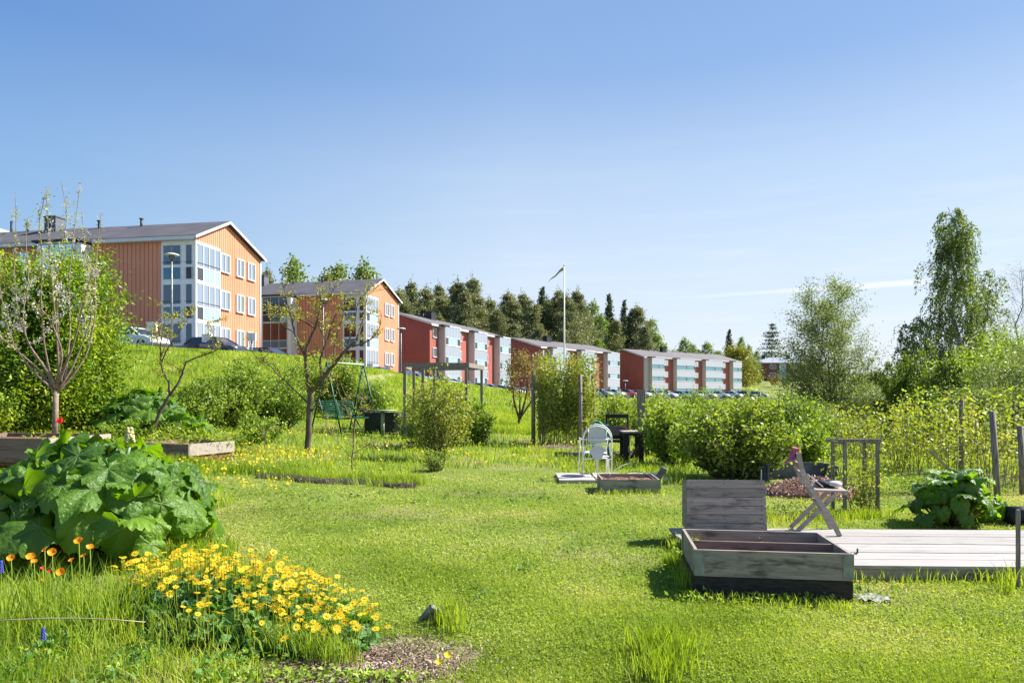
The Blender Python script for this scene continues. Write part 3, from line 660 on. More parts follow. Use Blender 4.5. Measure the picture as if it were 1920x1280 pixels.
# roofs further up the hill on the far left
def back_house(label, px0, px1, pyt, Y, wallm, roofm, gable):
    x0, x1 = (px0-960)/F*Y, (px1-960)/F*Y; zt = ZZ(pyt, Y); b = empty('hill_house', ((x0+x1)/2, Y, zt-9), label, 'house')
    wd = (x1-x0)/2; MB().box(-wd, wd, 0, 12, -3, 7.4).build('wall', wallm, b)
    if gable:
        g_ = MB(); g_.prism([(-wd,7.4),(wd,7.4),(0,8.9)], 0, 12); g_.build('gable_wall', wallm, b)
        r_ = MB(); r_.prism([(-wd-.4,7.35),(0,8.9),(wd+.4,7.35),(wd+.4,7.55),(0,9.1),(-wd-.4,7.55)], -.5, 12.5); rr = r_.build('roof', roofm, b)
        MB().tube([(-wd*.3, 3, 8), (-wd*.3, 3, 10.6)], .14, 6).build('vent_pipe', M_black, rr)
    else:
        r_ = MB(); r_.prism([(-.5,7.3),(6,8.9),(12.5,7.3),(12.5,7.5),(6,9.1),(-.5,7.5)], -wd-.4, wd+.4, 0, Matrix(((0,1,0,0),(1,0,0,0),(0,0,1,0),(0,0,0,1)))); r_.build('roof', roofm, b)
back_house('orange gable peeping over the long roof at the far left', -30, 17, 428, 80, M_orange, M_white, True)
back_house('dark red roofed house behind the long roof, far left', 12, 62, 434, 95, M_red, mat('dark_red_roof', G(.10,.045,.045), .8), False)
back_house('reddish block half hidden among the pines of the wood', 1148, 1172, 606, 240, M_brick, M_roof, False)

# ------------------------------------------------------------------ cars, lamps, boxes, flagpole
def make_car():
    r_ = empty('parked_car', (0,0,0), 'car', 'car', 'cars parked along the slope')
    b = MB()        # lower body: outline lofted across the width, narrower at the top and ends
    prof = [(-2.2,.32),(-2.25,.62),(-2.15,.92),(-1.6,1.0),(-.5,1.0),(.95,.98),(1.75,.86),(2.15,.68),(2.22,.42),(2.1,.28)]
    for yA, kA, yB, kB in ((-.86,.97,-.74,1.0),(-.74,1,.74,1),(.74,1,.86,.97)):
        n = len(prof); vs = [(x*kA, yA, z if kA == 1 else (z-.5)*.93+.5) for x, z in prof] + [(x*kB, yB, z if kB == 1 else (z-.5)*.93+.5) for x, z in prof]
        b.add(vs, [(i, n+i, n+(i+1)%n, (i+1)%n) for i in range(n)] + [tuple(range(n)), tuple(range(2*n-1, n-1, -1))], 0, False)
    b.box(-1.45, .38, -.60, .60, 1.40, 1.46)
    for x0, x1 in ((-2.0,-1.45),(.38,1.2),(-.45,-.40)):   # pillars
        for s in (-1, 1):
            if x0 == -.45: b.beam((-.42, s*.80, .98), (-.42, s*.61, 1.43), .07, .05)
            else: b.beam((x0 if x0 < -1 else 1.2, s*.80, .97), (x1 if x0 < -1 else .38, s*.60, 1.43), .07, .06)
    b.build('body', M_white, r_)
    g_ = MB(); lo = [(-1.98,-.79),(1.2,-.79),(1.2,.79),(-1.98,.79)]; hi = [(-1.43,-.585),(.37,-.585),(.37,.585),(-1.43,.585)]
    g_.add([(x, y, .96) for x, y in lo] + [(x, y, 1.42) for x, y in hi], [(0,1,5,4),(1,2,6,5),(2,3,7,6),(3,0,4,7),(4,5,6,7)]); g_.build('windows', M_cargl, r_)
    for x in (-1.38, 1.38):
        for s in (-1, 1):
            w_ = MB(); w_.tube([(x, s*.70, .32), (x, s*.885, .32)], .32, 16); o = w_.build('wheel', M_tyre, r_)
            MB().tube([(x, s*.88, .32), (x, s*.895, .32)], .2, 10).build('rim', M_rim, o)
    for s in (-1, 1):
        MB().ball((2.08, s*.62, .66), .13, 1, .6, 8).build('headlight', M_trim, r_); MB().box(-2.24, -2.16, s*.75-.1, s*.75+.1, .68, .86).build('tail_light', LM['red'], r_)
    MB().box(-2.29, -2.2, -.25, .25, .5, .62).build('number_plate', M_white, r_)
    return r_
def paint(name, c, met=.3): 
    m, n, l, p = newmat(name); p.inputs['Base Color'].default_value = c; p.inputs['Roughness'].default_value = .3; p.inputs['Metallic'].default_value = met; p.inputs['Coat Weight'].default_value = .6; return m
CP = {'white': paint('white_car_paint', G(.72,.73,.75), 0), 'silver': paint('silver_car_paint', G(.42,.46,.52)), 'dark': paint('dark_car_paint', G(.03,.04,.06)), 'blue': paint('blue_car_paint', G(.10,.16,.30)), 'maroon': paint('maroon_car_paint', G(.10,.02,.035)), 'grey': paint('grey_car_paint', G(.18,.20,.24)), 'red': paint('red_car_paint', G(.35,.03,.03))}
PAINTNAME = {'dark': 'black', 'maroon': 'dark maroon'}
car0 = make_car(); first = True
cars = [(250,45.5,'white',-14,'white car whose roof shows over the grass by the blossoming bush'),(405,47.5,'dark',-16,'black car nosing out above the slope under the nearest orange block'),
 (505,54,'maroon',-22,'dark maroon car between the two orange blocks'),(655,68,'white',-20,'white car hidden behind the bush by the swing'),(712,70,'blue',-20,'blue car below the gable of the second orange block'),
 (775,74,'silver',-18,None),(803,77,'dark',-16,None),(828,81,'white',-18,None),(851,85,'silver',-18,None),(874,89,'grey',-20,None),(898,93,'white',-20,None),(919,96,'silver',-20,None),(939,99,'dark',-22,None),(958,103,'white',-22,None),(978,107,'silver',-25,None),(998,111,'grey',-25,None)]
for k in range(17):
    px = 1030+k*24.5; cars.append((px, 118+k*2.2, ['white','silver','white','dark','silver','white','red','white','silver','white','blue','white'][k % 12], -40, None))
ORD = ['first','second','third','fourth','fifth','sixth','seventh','eighth','ninth','tenth','eleventh','twelfth','thirteenth','fourteenth','fifteenth','sixteenth','seventeenth','eighteenth','nineteenth','twentieth'] 
def nth(i): return ORD[i] if i < 20 else ['twenty first','twenty second','twenty third','twenty fourth','twenty fifth','twenty sixth','twenty seventh','twenty eighth','twenty ninth','thirtieth','thirty first','thirty second','thirty third','thirty fourth','thirty fifth','thirty sixth','thirty seventh','thirty eighth'][i-20]
for k, (px, Y, c, rz, lab) in enumerate(cars):
    o = car0 if first else copy_tree(car0); first = False
    o.location = GP(px, Y, .06); o.rotation_euler = (0, 0, math.radians(rz)); o.scale = (1.0, 1.0, 1.0)
    near = k < 16
    o['label'] = lab or ('%s car, %s from the left in the row below the red blocks' % (PAINTNAME.get(c, c), nth(k-5)) if near else '%s car, %s from the left in the far row of cars' % (PAINTNAME.get(c, c), nth(k-16)))
    for ch in o.children:
        if ch.name.startswith('body'):
            ch.material_slots[0].link = 'OBJECT'; ch.material_slots[0].material = CP[c]

def lamp(px, Y, pyt, label, hd):
    p = GP(px, Y); H = ZZ(pyt, Y)-p.z; e_ = empty('street_lamp', p, label, 'street lamp', 'lamps along the car park')
    MB().tube([(0,0,-.3), (0,0,H*.5), (0,0,H-.35)], [.10,.075,.055], 8).build('pole', M_galv, e_)
    MB().tube([(0,0,H-.5), (0,0,H-.3), (0,0,H-.12)], [.07,.16,.20], 10).build('lamp_neck', M_slate, e_)
    MB().tube([(0,0,H-.10), (0,0,H-.04), (0,0,H+.03)], [hd,hd,hd*.55], 16).build('lamp_shade', M_trim, e_)
lamp(322, 46, 476, 'street lamp with disc shade in front of the nearest orange block', .47)
lamp(606, 66, 561, 'street lamp seen between the limbs of the bare fruit tree', .5)
lamp(752, 74, 615, 'street lamp beside the end of the second orange block', .5)
lamp(1172.5, 133, 713, 'small far street lamp against the farthest red gable', .55)
for k, (px, Y, pyt, lab) in enumerate([(285,43,604,'white charger box on a post beside the white car roof'),(388,47,627,'white charger box above the black car'),(472,50,624,'white charger box near the right corner of the nearest orange gable'),
        (650,66,671,'white charger box over the bar of the green swing'),(694,67,681,'white charger box just right of the swing, by the blue car'),(727,68,686,'white charger box under the second orange gable'),(768,72,694,'white charger box beside the left end of the pergola')]):
    p = GP(px, Y); H = ZZ(pyt, Y)-p.z; s = .28 if k else .27
    e_ = empty('charger_box', p, lab, 'charger box', 'engine heater boxes along the car park', math.radians(8))
    MB().tube([(0,0,-.3), (0,0,H-.45)], .045, 8).build('post', M_galv, e_)
    b = MB(); b.box(-s, s, -.16, .16, H-.55, H-.04); b.box(-s-.03, s+.03, -.19, .19, H-.04, H); b.build('box', M_white, e_)
    MB().box(-.1, .1, -.19, -.162, H-.42, H-.2).build('cover', M_trim, e_)
p = GP(1058, 58); H = ZZ(499, 58)-p.z; e_ = empty('flagpole', p, 'tall white flagpole in front of the middle red block', 'flagpole')
MB().tube([(0,0,-.3), (0,0,H*.5), (0,0,H)], [.085,.07,.035], 8).build('pole', M_white, e_); MB().ball((0,0,H+.06), .08).build('finial', mat('brass', G(.5,.4,.15), .3, .8), e_)
pn = MB(); k = 14; vs = []
for i in range(k+1):
    t = i/k; x = -.08-1.32*t; z = H-.25-1.15*t**1.15 + .05*math.sin(t*9); hh = .14*(1-t)+.012
    for dy in (-.006, .006): vs += [(x, dy+.10*math.sin(t*7), z-hh), (x, dy+.10*math.sin(t*7), z), (x, dy+.10*math.sin(t*7), z+hh)]
fs = [];
for i in range(k):
    for q, mi in ((0, 0), (1, 1)):
        fs.append((i*6+q, (i+1)*6+q, (i+1)*6+q+1, i*6+q+1)); fs.append((i*6+3+q, i*6+4+q, (i+1)*6+4+q, (i+1)*6+3+q))
pn.add(vs, fs, 0, True); pn.m = [0 if (i//2) % 2 == 0 else 1 for i in range(len(pn.m))]
pn.build('pennant', [mat('pennant_yellow', G(.55,.45,.06), .7), mat('pennant_blue', G(.03,.10,.16), .7)], e_)
# ------------------------------------------------------------------ garden furniture
# wooden deck
DK = (math.radians(-2.0), Vector((1.62, 7.05, .13)))
def deckM():
    a_, o = DK; c, s = math.cos(a_), math.sin(a_); return Matrix(((c,-s,0,o.x),(s,c,0,o.y),(0,0,1,o.z),(0,0,0,1)))
dm = empty('wooden_deck', DK[1], 'low deck of pale grey boards behind the open planter', 'deck', None, DK[0])
d_ = MB(); x_ = 0
for k in range(13):
    y0 = -1.52 + k*.117; off = random.uniform(-.01, .01); d_.box(off, 5.6+off, y0, y0+.110, -.024, random.uniform(-.002, .002))
d_.build('boards', M_deck, dm)
MB().box(.02, 5.58, -1.505, -1.475, -.135, -.026).box(.02, .05, -1.47, -.02, -.135, -.026).build('side_board', M_wood, dm)
MB().box(.1, 5.5, -1.40, -1.32, -.22, -.03).box(.1, 5.5, -.2, -.1, -.22, -.03).build('joist', M_darkwood, dm)
BLOCK.append((1.62+2.8, 7.05-.75-.1, math.cos(DK[0]), math.sin(DK[0]), 2.82, .74))

# open planter of stacked pallet collars
def collar_planter():
    a_ = math.radians(-7.5); o = Vector((1.365, 5.10, -.05)); e_ = empty('pallet_collar_planter', o, 'large weathered open planter of stacked pallet collars, at the front edge of the deck', 'planter', None, a_)
    W_, D_ = 1.12, .80
    for lv, (z0, z1, m) in enumerate(((0.0,.195,M_darkwood),(.20,.395,M_wood))):
        for (x0,x1,y0,y1) in ((0,W_,0,.022),(0,W_,D_-.022,D_),(0,.022,.023,D_-.023),(W_-.022,W_,.023,D_-.023)):
            MB().box(x0,x1,y0,y1,z0,z1).build('board', m, e_)
    MB().box(.023,W_-.023,.37,.39,.05,.385).build('divider', M_bed, e_)
    for x in (0, W_):
        for y in (0, D_):
            b = MB(); sx = 1 if x == 0 else -1; sy = 1 if y == 0 else -1
            b.box(min(x-.003*sx, x+.07*sx), max(x-.003*sx, x+.07*sx), y-.004*sy-.001, y-.004*sy+.001, .21, .392)
            b.box(x-.005*sx-.001, x-.005*sx+.001, min(y-.003*sy, y+.06*sy), max(y-.003*sy, y+.06*sy), .21, .392)
            b.build('corner_bracket', M_galv, e_)
    hk = MB(); hk.tube([(W_+.01,.0,.40),(W_+.01,-.03,.405),(W_+.01,-.055,.42),(W_+.01,-.06,.45)], .007, 6); hk.build('hook', M_galv, e_)
    MB().box(.024,W_-.024,.024,.369,.0,.13).box(.024,W_-.024,.391,D_-.024,.0,.22).build('soil', M_soil, e_)
    r = np.random.default_rng(5); P = []
    for cx, cy in ((.12,.55),(.30,.6),(.42,.5),(.62,.62),(.1,.7)): P.append(np.array([cx,cy,.24]) + r.normal(size=(70,3))*np.array([.035,.03,.03]) + np.array([0,0,.04]))
    P = np.concatenate(P); np_mesh('seedlings', leaves_np(P, .022, r), 4, LM['tall'], e_)
    BLOCK.append((o.x+W_/2*math.cos(a_)-D_/2*math.sin(a_), o.y+W_/2*math.sin(a_)+D_/2*math.cos(a_), math.cos(a_), math.sin(a_), W_/2, D_/2))
collar_planter()
pl = MB(); vs = []
for i in range(7):
    for j in range(5): vs.append((i*.035, j*.045, .012+.014*math.sin(i*1.7+j*2.1)))
pl.add(vs, [(i*5+j,(i+1)*5+j,(i+1)*5+j+1,i*5+j+1) for i in range(6) for j in range(4)], 0, True)
o = pl.build('plastic_scrap', mat('grey_plastic', G(.38,.38,.42), .35, var=.4, scale=30), None); o.location = (2.55, 4.93, .0)
tag(o, 'crumpled scrap of grey plastic by the right front corner of the open planter', 'plastic scrap')

# slatted box standing on the deck
bx = empty('slatted_box', (2.17, 7.12, .131), 'grey slatted wooden box with a sloping front, standing on the deck behind the open planter', 'box', None, math.radians(-3))
f_ = MB()
for k in range(6):
    z0 = k*.086; t0 = z0/.516*.05; M = Matrix.Translation((0, -.28+t0, z0)) @ Matrix.Rotation(-.095, 4, 'X'); f_.box(-.395+t0*.12, .395-t0*.12, 0, .02, 0, .080, 0, M)
for k in range(6):
    for x in (-.345, -.02, .345): f_.box(x-.004, x+.004, -.2815+k*.0083, -.279+k*.0083, k*.086+.038, k*.086+.046, 1)
f_.build('front_boards', [M_wood, M_black], bx)
for s in (-1, 1):
    m = MB(); m.prism([(-.26,0),(.05,0),(.05,.47),(-.205,.505)], s*.372-.01, s*.372+.01, 0, Matrix(((0,1,0,0),(1,0,0,0),(0,0,1,0),(0,0,0,1)))); m.build('side_panel', M_wood, bx)
MB().box(-.36,.36,.03,.05,0,.47).build('back_panel', M_wood, bx); 
# folding chair on the deck, seen from the side
def deck_chair():
    e_ = empty('folding_chair', (3.03, 6.85, .131), 'whitewashed folding chair seen from the side on the deck, pink cloth over its back', 'chair', None, math.radians(-14))
    for s in (-.19, .19):
        t = s
        back = MB(); pts = [(.20,.0),(.10,.20),(-.0,.36),(-.09,.50),(-.145,.64),(-.175,.80)]
        for (xa,za),(xb,zb) in zip(pts[:-1], pts[1:]): back.beam((xa, t, za), (xb, t, zb), .022, .045, 0, (1,0,.2))
        back.build('long_leg', M_woodpale, e_)
        fl = MB(); fl.beam((-.20, t*.8, .0), (.17, t*.8, .40), .02, .04, 0, (1,0,0)); fl.build('short_leg', M_woodpale, e_)
    st = MB()
    for k in range(6): y = -.165+k*.066; st.box(-.06,.27,y-.028,y+.028,.425,.443)
    st.box(.24,.27,-.19,.19,.40,.424); st.box(-.05,-.02,-.16,.16,.40,.424); st.build('seat', M_woodpale, e_)
    bk = MB()
    for x,z in ((-.168,.76),(-.15,.66),(-.125,.57)): bk.box(x-.008,x+.008,-.168,.168,z-.028,z+.028)
    bk.build('back_rail', M_woodpale, e_)
    MB().beam((.02,-.18,.30),(.02,.18,.30),.03,.03).build('stretcher', M_woodpale, e_)
deck_chair()
c_ = MB(); vs = []
for i in range(9):
    for j in range(6):
        a_ = i/8; x = -.175 - .10*a_*a_ + .012*math.sin(j*2); z = .83-.16*a_ + .012*math.sin(j*1.9+i); vs.append((x-.015*math.sin(j+i), -.1+j*.05, z))
c_.add(vs, [(i*6+j,(i+1)*6+j,(i+1)*6+j+1,i*6+j+1) for i in range(8) for j in range(5)], 0, True); c_.box(-.19,-.155,-.11,.16,.80,.835)
o = c_.build('cloth', mat('pink_cloth', G(.55,.12,.18), .9, var=.3, scale=12), None); o.location = (3.03, 6.85, .131); o.rotation_euler.z = math.radians(-14)
tag(o, 'pink red cloth hung over the top of the chair back', 'cloth')
b_ = MB(); r = random.Random(3)
for k in range(7): b_.ball((.05+.17*r.random(), -.12+.24*r.random(), .47+.02*r.random()), .06, 1.1, .55, 8, k % 2 if k % 3 else 1, .25)
b_.tube([(-.07,-.05,.58),(.0,-.06,.52),(.07,-.08,.46)], .006, 5, 0)
o = b_.build('bag', [mat('white_cloth', G(.6,.58,.58), .9), mat('black_cloth', G(.015,.015,.03), .8)], None); o.location = (3.03, 6.85, .131); o.rotation_euler.z = math.radians(-14)
tag(o, 'black and white crumpled bag lying on the folding chair seat', 'bag')

# small wooden trellis frame behind the deck
def frame_obj():
    e_ = empty('trellis_frame', GP(1614, 8.55), 'small wooden trellis frame round raspberry canes, behind the deck', 'trellis')
    for x in (-.20,.21):
        for y in (0,.32): MB().box(x-.018,x+.018,y-.018,y+.018,-.1,.90+(.0 if y else .03)).build('post', M_post, e_)
    MB().box(-.29,.24,-.03,-.005,.90,.94).build('rail', M_post, e_); MB().box(-.29,.24,.31,.335,.88,.92).build('rail', M_post, e_)
    for x in (-.225,.235): MB().box(x-.012,x+.012,.0,.3,.87,.90).build('side_rail', M_post, e_)
frame_obj()
# posts on the right and round the raspberries
def post(px, Y, pyt, rad, label, lean=0.0, square=False, group='garden posts', m=None):
    p = GP(px, Y); H = ZZ(pyt, Y)-p.z
    b = MB()
    if square: b.beam((0,0,-.2),(lean*H,0,H),rad*1.7,rad*1.7)
    else: b.tube([(0,0,-.2),(lean*H*.5,0,H*.5),(lean*H,.0,H)], [rad,rad*.97,rad*.9], 8)
    o = b.build('wooden_post', m or M_post, None); o.location = p
    return tag(o, label, 'post', group)
post(1803, 12, 749, .042, 'tall round post behind the right rhubarb, leftmost of three at the raspberry hedge')
post(1873, 8.9, 771, .040, 'leaning round post right of the right rhubarb', -.07)
post(1918, 10.3, 798, .042, 'short round post at the right edge of the garden', -.04)
post(1909, 5.25, 955, .013, 'thin stake in front of the deck at the right edge', 0, True)
post(1000, 20, 696, .062, 'grey post at the left front corner of the raspberry patch', .0)
post(1012, 21.4, 704, .055, 'grey post at the left back corner of the raspberry patch')
post(1088, 19.4, 702, .06, 'brown post at the right front corner of the raspberry patch')
post(1112, 20.5, 703, .062, 'grey post at the right back corner of the raspberry patch')
post(1198, 16.6, 732, .05, 'dark square post left of the pair beside the dark table', 0, True)
post(1205.5, 16.0, 730, .055, 'pale square post right of the pair beside the dark table', 0, True)
post(1150, 26, 742, .05, 'far dark post behind the dark wooden chair')
post(1427, 9.6, 880, .012, 'thin stake in the grass right of the slatted box')
ls = MB(); ls.beam((0,0,0),(.56,.1,-.48),.03,.03); o = ls.build('leaning_stick', M_woodpale, None); o.location = Vector(((1743-960)/F*11.4, 11.4, ZZ(845, 11.4))); tag(o, 'bare stick leaning above the right rhubarb', 'stick')

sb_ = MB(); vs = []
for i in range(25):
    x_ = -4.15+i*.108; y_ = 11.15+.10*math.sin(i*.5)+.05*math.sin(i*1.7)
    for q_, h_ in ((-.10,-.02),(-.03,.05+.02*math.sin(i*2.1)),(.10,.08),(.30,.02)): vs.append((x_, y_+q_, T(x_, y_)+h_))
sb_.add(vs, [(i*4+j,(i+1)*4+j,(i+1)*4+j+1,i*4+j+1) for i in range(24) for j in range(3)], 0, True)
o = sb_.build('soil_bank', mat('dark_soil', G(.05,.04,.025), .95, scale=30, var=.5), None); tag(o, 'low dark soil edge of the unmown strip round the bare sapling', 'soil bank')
# wires between the raspberry posts, as a rail
for z, w1 in ((.75, 'lower'), (1.35, 'upper')):
    for p_, q_, w2 in (((.62,20,z),(.81,21.4,z),'left'), ((1.94,19.4,z),(2.43,20.5,z),'right')):
        o = MB().beam(p_, q_, .05, .03).build('patch_rail', M_woodpale, None); tag(o, '%s pale rail joining the %s pair of raspberry patch posts' % (w1, w2), 'rail', 'rails of the raspberry patch')

# small collar planter with soil, white metal chair stool and table on pale slabs
o = MB(); 
for (x,y,a_) in ((1.12,11.9,0),(1.78,11.9,0),(2.42,11.9,0),(1.12,12.45,0),(1.78,12.45,0),(2.42,12.45,0)): o.box(x-.31,x+.31,y-.26,y+.26,.0,.05)
o = o.build('paving_slabs', mat('pale_slab', G(.44,.40,.37), .85, var=.15, scale=5, bump=.2), None); tag(o, 'pale paving slabs under the white metal chair', 'paving'); 
BLOCK.append((1.78,12.15,1,0,.95,.52))
def small_planter():
    o = Vector((1.36,10.35,-.02)); e_ = empty('small_planter', o, 'small low planter of brown soil in the grass before the white metal chair', 'planter', None, math.radians(-2)); W_, D_, H_ = .88, .78, .24
    for (x0,x1,y0,y1) in ((0,W_,0,.022),(0,W_,D_-.022,D_),(0,.022,.023,D_-.023),(W_-.022,W_,.023,D_-.023)): MB().box(x0,x1,y0,y1,0,H_).build('board', M_wood, e_)
    for x in (0,W_): MB().box(x-.012,x+.012,-.006,.0,.02,H_).build('corner_bracket', M_galv, e_)
    s = MB(); vs = [(.024+i*(W_-.048)/16, .024+j*(D_-.048)/12, H_-.055+random.uniform(-.02,.02)) for i in range(17) for j in range(13)]
    s.add(vs, [(i*13+j,(i+1)*13+j,(i+1)*13+j+1,i*13+j+1) for i in range(16) for j in range(12)]); s.build('soil', M_soil, e_)
    for a_, b2 in (((.06,.1,.2),(.55,.6,.42)),((.45,.72,.25),(.82,.1,.22))):
        m = MB(); m.tube(curve(a_, b2, (0,0,.16)).tolist(), .005, 4); m.build('hoop', M_galv, e_)
    BLOCK.append((1.36+.44,10.35+.39,1,0,.44,.39))
small_planter()
sl = MB().box(-.05,.05,-.02,.02,0,.34); o = sl.build('leaning_slate', M_slate, None); o.location=(2.36,11.35,0); o.rotation_euler=(.2,.5,0); tag(o,'dark slate piece leaning on the right end of the small planter','slate')
def metal_chair():
    e_ = empty('metal_chair', GP(1119, 12.2, .05), 'white metal garden chair with round mesh back, on the pale slabs', 'chair', None, math.radians(4)); R_ = .011
    W_ = .26
    for s in (-1, 1):
        m = MB(); m.tube([(s*W_,-.05,0),(s*W_,-.05,.62),(s*(W_-.01),-.04,.70)], R_, 8); m.build('leg', M_white, e_)
        m = MB(); m.tube([(s*W_*1.02,.42,0),(s*W_*.95,.36,.45),(s*W_,.30,.64)], R_, 8); m.build('leg', M_white, e_)
        m = MB(); m.tube([(s*W_,-.06,.64),(s*W_,.34,.66)], .013, 8); m.build('armrest', M_white, e_)
    k = 14
    m = MB(); m.tube([(W_*math.cos(math.pi*i/k), -.05-.02*math.sin(math.pi*i/k), .66+.26*math.sin(math.pi*i/k)) for i in range(k+1)], .012, 8)
    m.tube([(W_*.97*math.cos(math.pi*i/k), -.02, .64+.25*math.sin(math.pi*i/k)) for i in range(k+1)], .010, 8)
    m.tube([(-W_,-.05,.655),(W_,-.05,.655)], .011, 8); m.tube([(-.15,-.05,.60),(-.17,-.05,.86)], .008, 6); m.tube([(.15,-.05,.60),(.17,-.05,.86)], .008, 6)
    m.tube([(-W_,-.05,.30),(0,-.06,.34),(W_,-.05,.30)], .010, 6); m.tube([(-.22,-.06,.50),(-.2,-.06,.56),(.2,-.06,.56),(.22,-.06,.50),(.25,-.06,.36)], .012, 6); m.tube([(-.22,-.06,.50),(-.25,-.06,.36)], .012, 6); m.build('back_frame', M_white, e_)
    mesh_m = mat('white_mesh', G(.62,.62,.64), .6, var=.15, scale=90)
    def disc(cx, cz, rx, rz, y, z_lo):
        v_ = []; n = 20
        for i in range(n): t = 2*math.pi*i/n; v_.append((cx+rx*math.cos(t), max(z_lo, cz+rz*math.sin(t))))
        return v_
    m = MB(); m.prism(disc(0,.72,.165,.17,0,.585), -.036, -.03); m.build('back_mesh', mesh_m, e_)
    m = MB(); v_ = [(.2*math.cos(2*math.pi*i/20), .16+.2*math.sin(2*math.pi*i/20)) for i in range(20)]
    m.add([(x,y,.40) for x,y in v_]+[(x,y,.41) for x,y in v_], [tuple(range(20)), tuple(range(39,19,-1))]+[(i,20+i,20+(i+1)%20,(i+1)%20) for i in range(20)]); m.tube([(x*1.04,(y-.16)*1.04+.16,.405) for x,y in v_+v_[:1]], .011, 6); m.build('seat', mesh_m, e_)
    m = MB(); m.prism([(.13*math.cos(2*math.pi*i/20)*(1.15 if math.sin(2*math.pi*i/20)>0 else .85), .42+.13*math.sin(2*math.pi*i/20)) for i in range(20)], -.075, -.07); m.build('lower_mesh', mesh_m, e_)
metal_chair()
st = empty('metal_stool', GP(1131, 12.6, .05), 'small white metal stool tucked behind the white chair', 'stool')
MB().tube([(-.1,0,0),(-.1,0,.24),(-.05,0,.30),(.05,0,.30),(.1,0,.24),(.1,0,0)], .009, 6).build('leg', M_white, st); MB().tube([(-.1,.2,0),(-.1,.2,.24),(-.05,.2,.30),(.05,.2,.30),(.1,.2,.24),(.1,.2,0)], .009, 6).build('leg', M_white, st); MB().box(-.11,.11,-.01,.21,.30,.315).build('seat', M_white, st)
# dark recliner, dark table, teal cushion
dc = empty('dark_recliner', GP(1158, 15.6), 'dark wooden garden chair standing beside the dark table', 'chair', None, math.radians(-20))
for s in (-.24,.24):
    MB().beam((s,.15,0),(s,-.05,1.02),.04,.05).build('back_leg', M_darkwood, dc); MB().beam((s,-.30,.0),(s,.25,.52),.04,.04).build('front_leg', M_darkwood, dc); MB().box(s-.03,s+.03,-.3,.15,.60,.63).build('armrest', M_darkwood, dc)
MB().box(-.26,.26,-.08,-.03,.96,1.05).box(-.24,.24,-.02,.02,.48,.56).build('back_rail', M_darkwood, dc); MB().box(-.24,.24,-.02,.0,.56,.78).build('backrest', M_bed, dc); MB().box(-.24,.24,-.3,.12,.42,.46).build('seat', M_darkwood, dc)
dt = empty('dark_table', GP(1180, 15.2), 'dark table with pale top between the dark chair and the square posts', 'table')
MB().box(-.18,.26,-.3,.3,.66,.69).build('tabletop', M_woodpale, dt); MB().box(-.17,.25,-.29,.29,.60,.659).build('apron', M_darkwood, dt)
for x in (-.12,.22):
    for y in (-.24,.24): MB().box(x-.05,x+.05,y-.03,y+.03,0,.6).build('leg', M_darkwood, dt)
MB().beam((.0,-.2,.1),(.25,-.1,.5),.04,.04).build('brace', M_darkwood, dt)
tq = MB(); vs = []
for i in range(9):
    for j in range(7):
        t, q = i/8, j/6; vs.append((-.22+.42*t, -.1+.25*q, .86+.10*math.sin(t*math.pi*.9)-.30*t*t + .02*math.sin(j*2+i)))
tq.add(vs, [(i*7+j,(i+1)*7+j,(i+1)*7+j+1,i*7+j+1) for i in range(8) for j in range(6)], 0, True); tq.box(-.2,.16,-.1,.14,.80,.84)
tq.box(-.2,-.17,-.08,.12,0,.8); tq.box(.13,.16,-.08,.12,0,.8)
o = tq.build('cushion', mat('teal_cloth', G(.03,.24,.24), .8, var=.3, scale=9), None); o.location = GP(1128, 15.0, 0); tag(o, 'teal cushion cover draped up behind the white metal chair', 'cushion')
# edging logs and mulch heap of the raspberry patch
def heap(px, Y, rx, ry, h, m, name, label, cat, n=10):
    b = MB(); vs = []; kk = 18
    for i in range(n):
        q = i/(n-1)
        for j in range(kk):
            t = 2*math.pi*j/kk; w_ = 1+.12*math.sin(3*t)+.08*math.sin(7*t+1); vs.append((rx*q*w_*math.cos(t), ry*q*w_*math.sin(t), h*(1-q*q)+random.uniform(-.02,.02)*(1-q)-.03*(q > .9)))
    b.add(vs, [(i*kk+j,(i+1)*kk+j,(i+1)*kk+(j+1)%kk,i*kk+(j+1)%kk) for i in range(n-1) for j in range(kk)], 0, False)
    o = b.build(name, m, None); o.location = GP(px, Y, .0); return tag(o, label, cat)
M_mulch = mat('bark_mulch', G(.30,.23,.19), .95, scale=40, var=.4, bump=1, col2=G(.13,.09,.075))
M_redmulch = mat('red_mulch', G(.32,.15,.09), .95, scale=35, var=.4, bump=1, col2=G(.12,.06,.045))
heap(1045, 17.6, .7, .35, .18, M_mulch, 'mulch_heap', 'heap of grey brown mulch below the raspberry patch', 'mulch')
heap(1525, 10.2, .78, .5, .26, M_redmulch, 'mulch_heap', 'heap of reddish brown mulch in front of the dark back planter', 'mulch')
lg = MB(); lg.tube([(0,0,.04),(1.9,-.1,.04)], .06, 6); o = lg.build('edging_log', M_bed, None); o.location = GP(1040, 16.4); tag(o, 'long log edging the bed behind the white metal chair', 'log')
bp = empty('back_planter', GP(1440, 11.6), 'low dark board planter behind the red mulch heap, right of the big currant bush', 'planter', None, math.radians(-6))
for (x0,x1,y0,y1) in ((0,1.15,.6,.625),(0,.025,0,.6),(1.125,1.15,0,.6)): MB().box(x0,x1,y0,y1,0,.30).build('board', M_slate, bp)
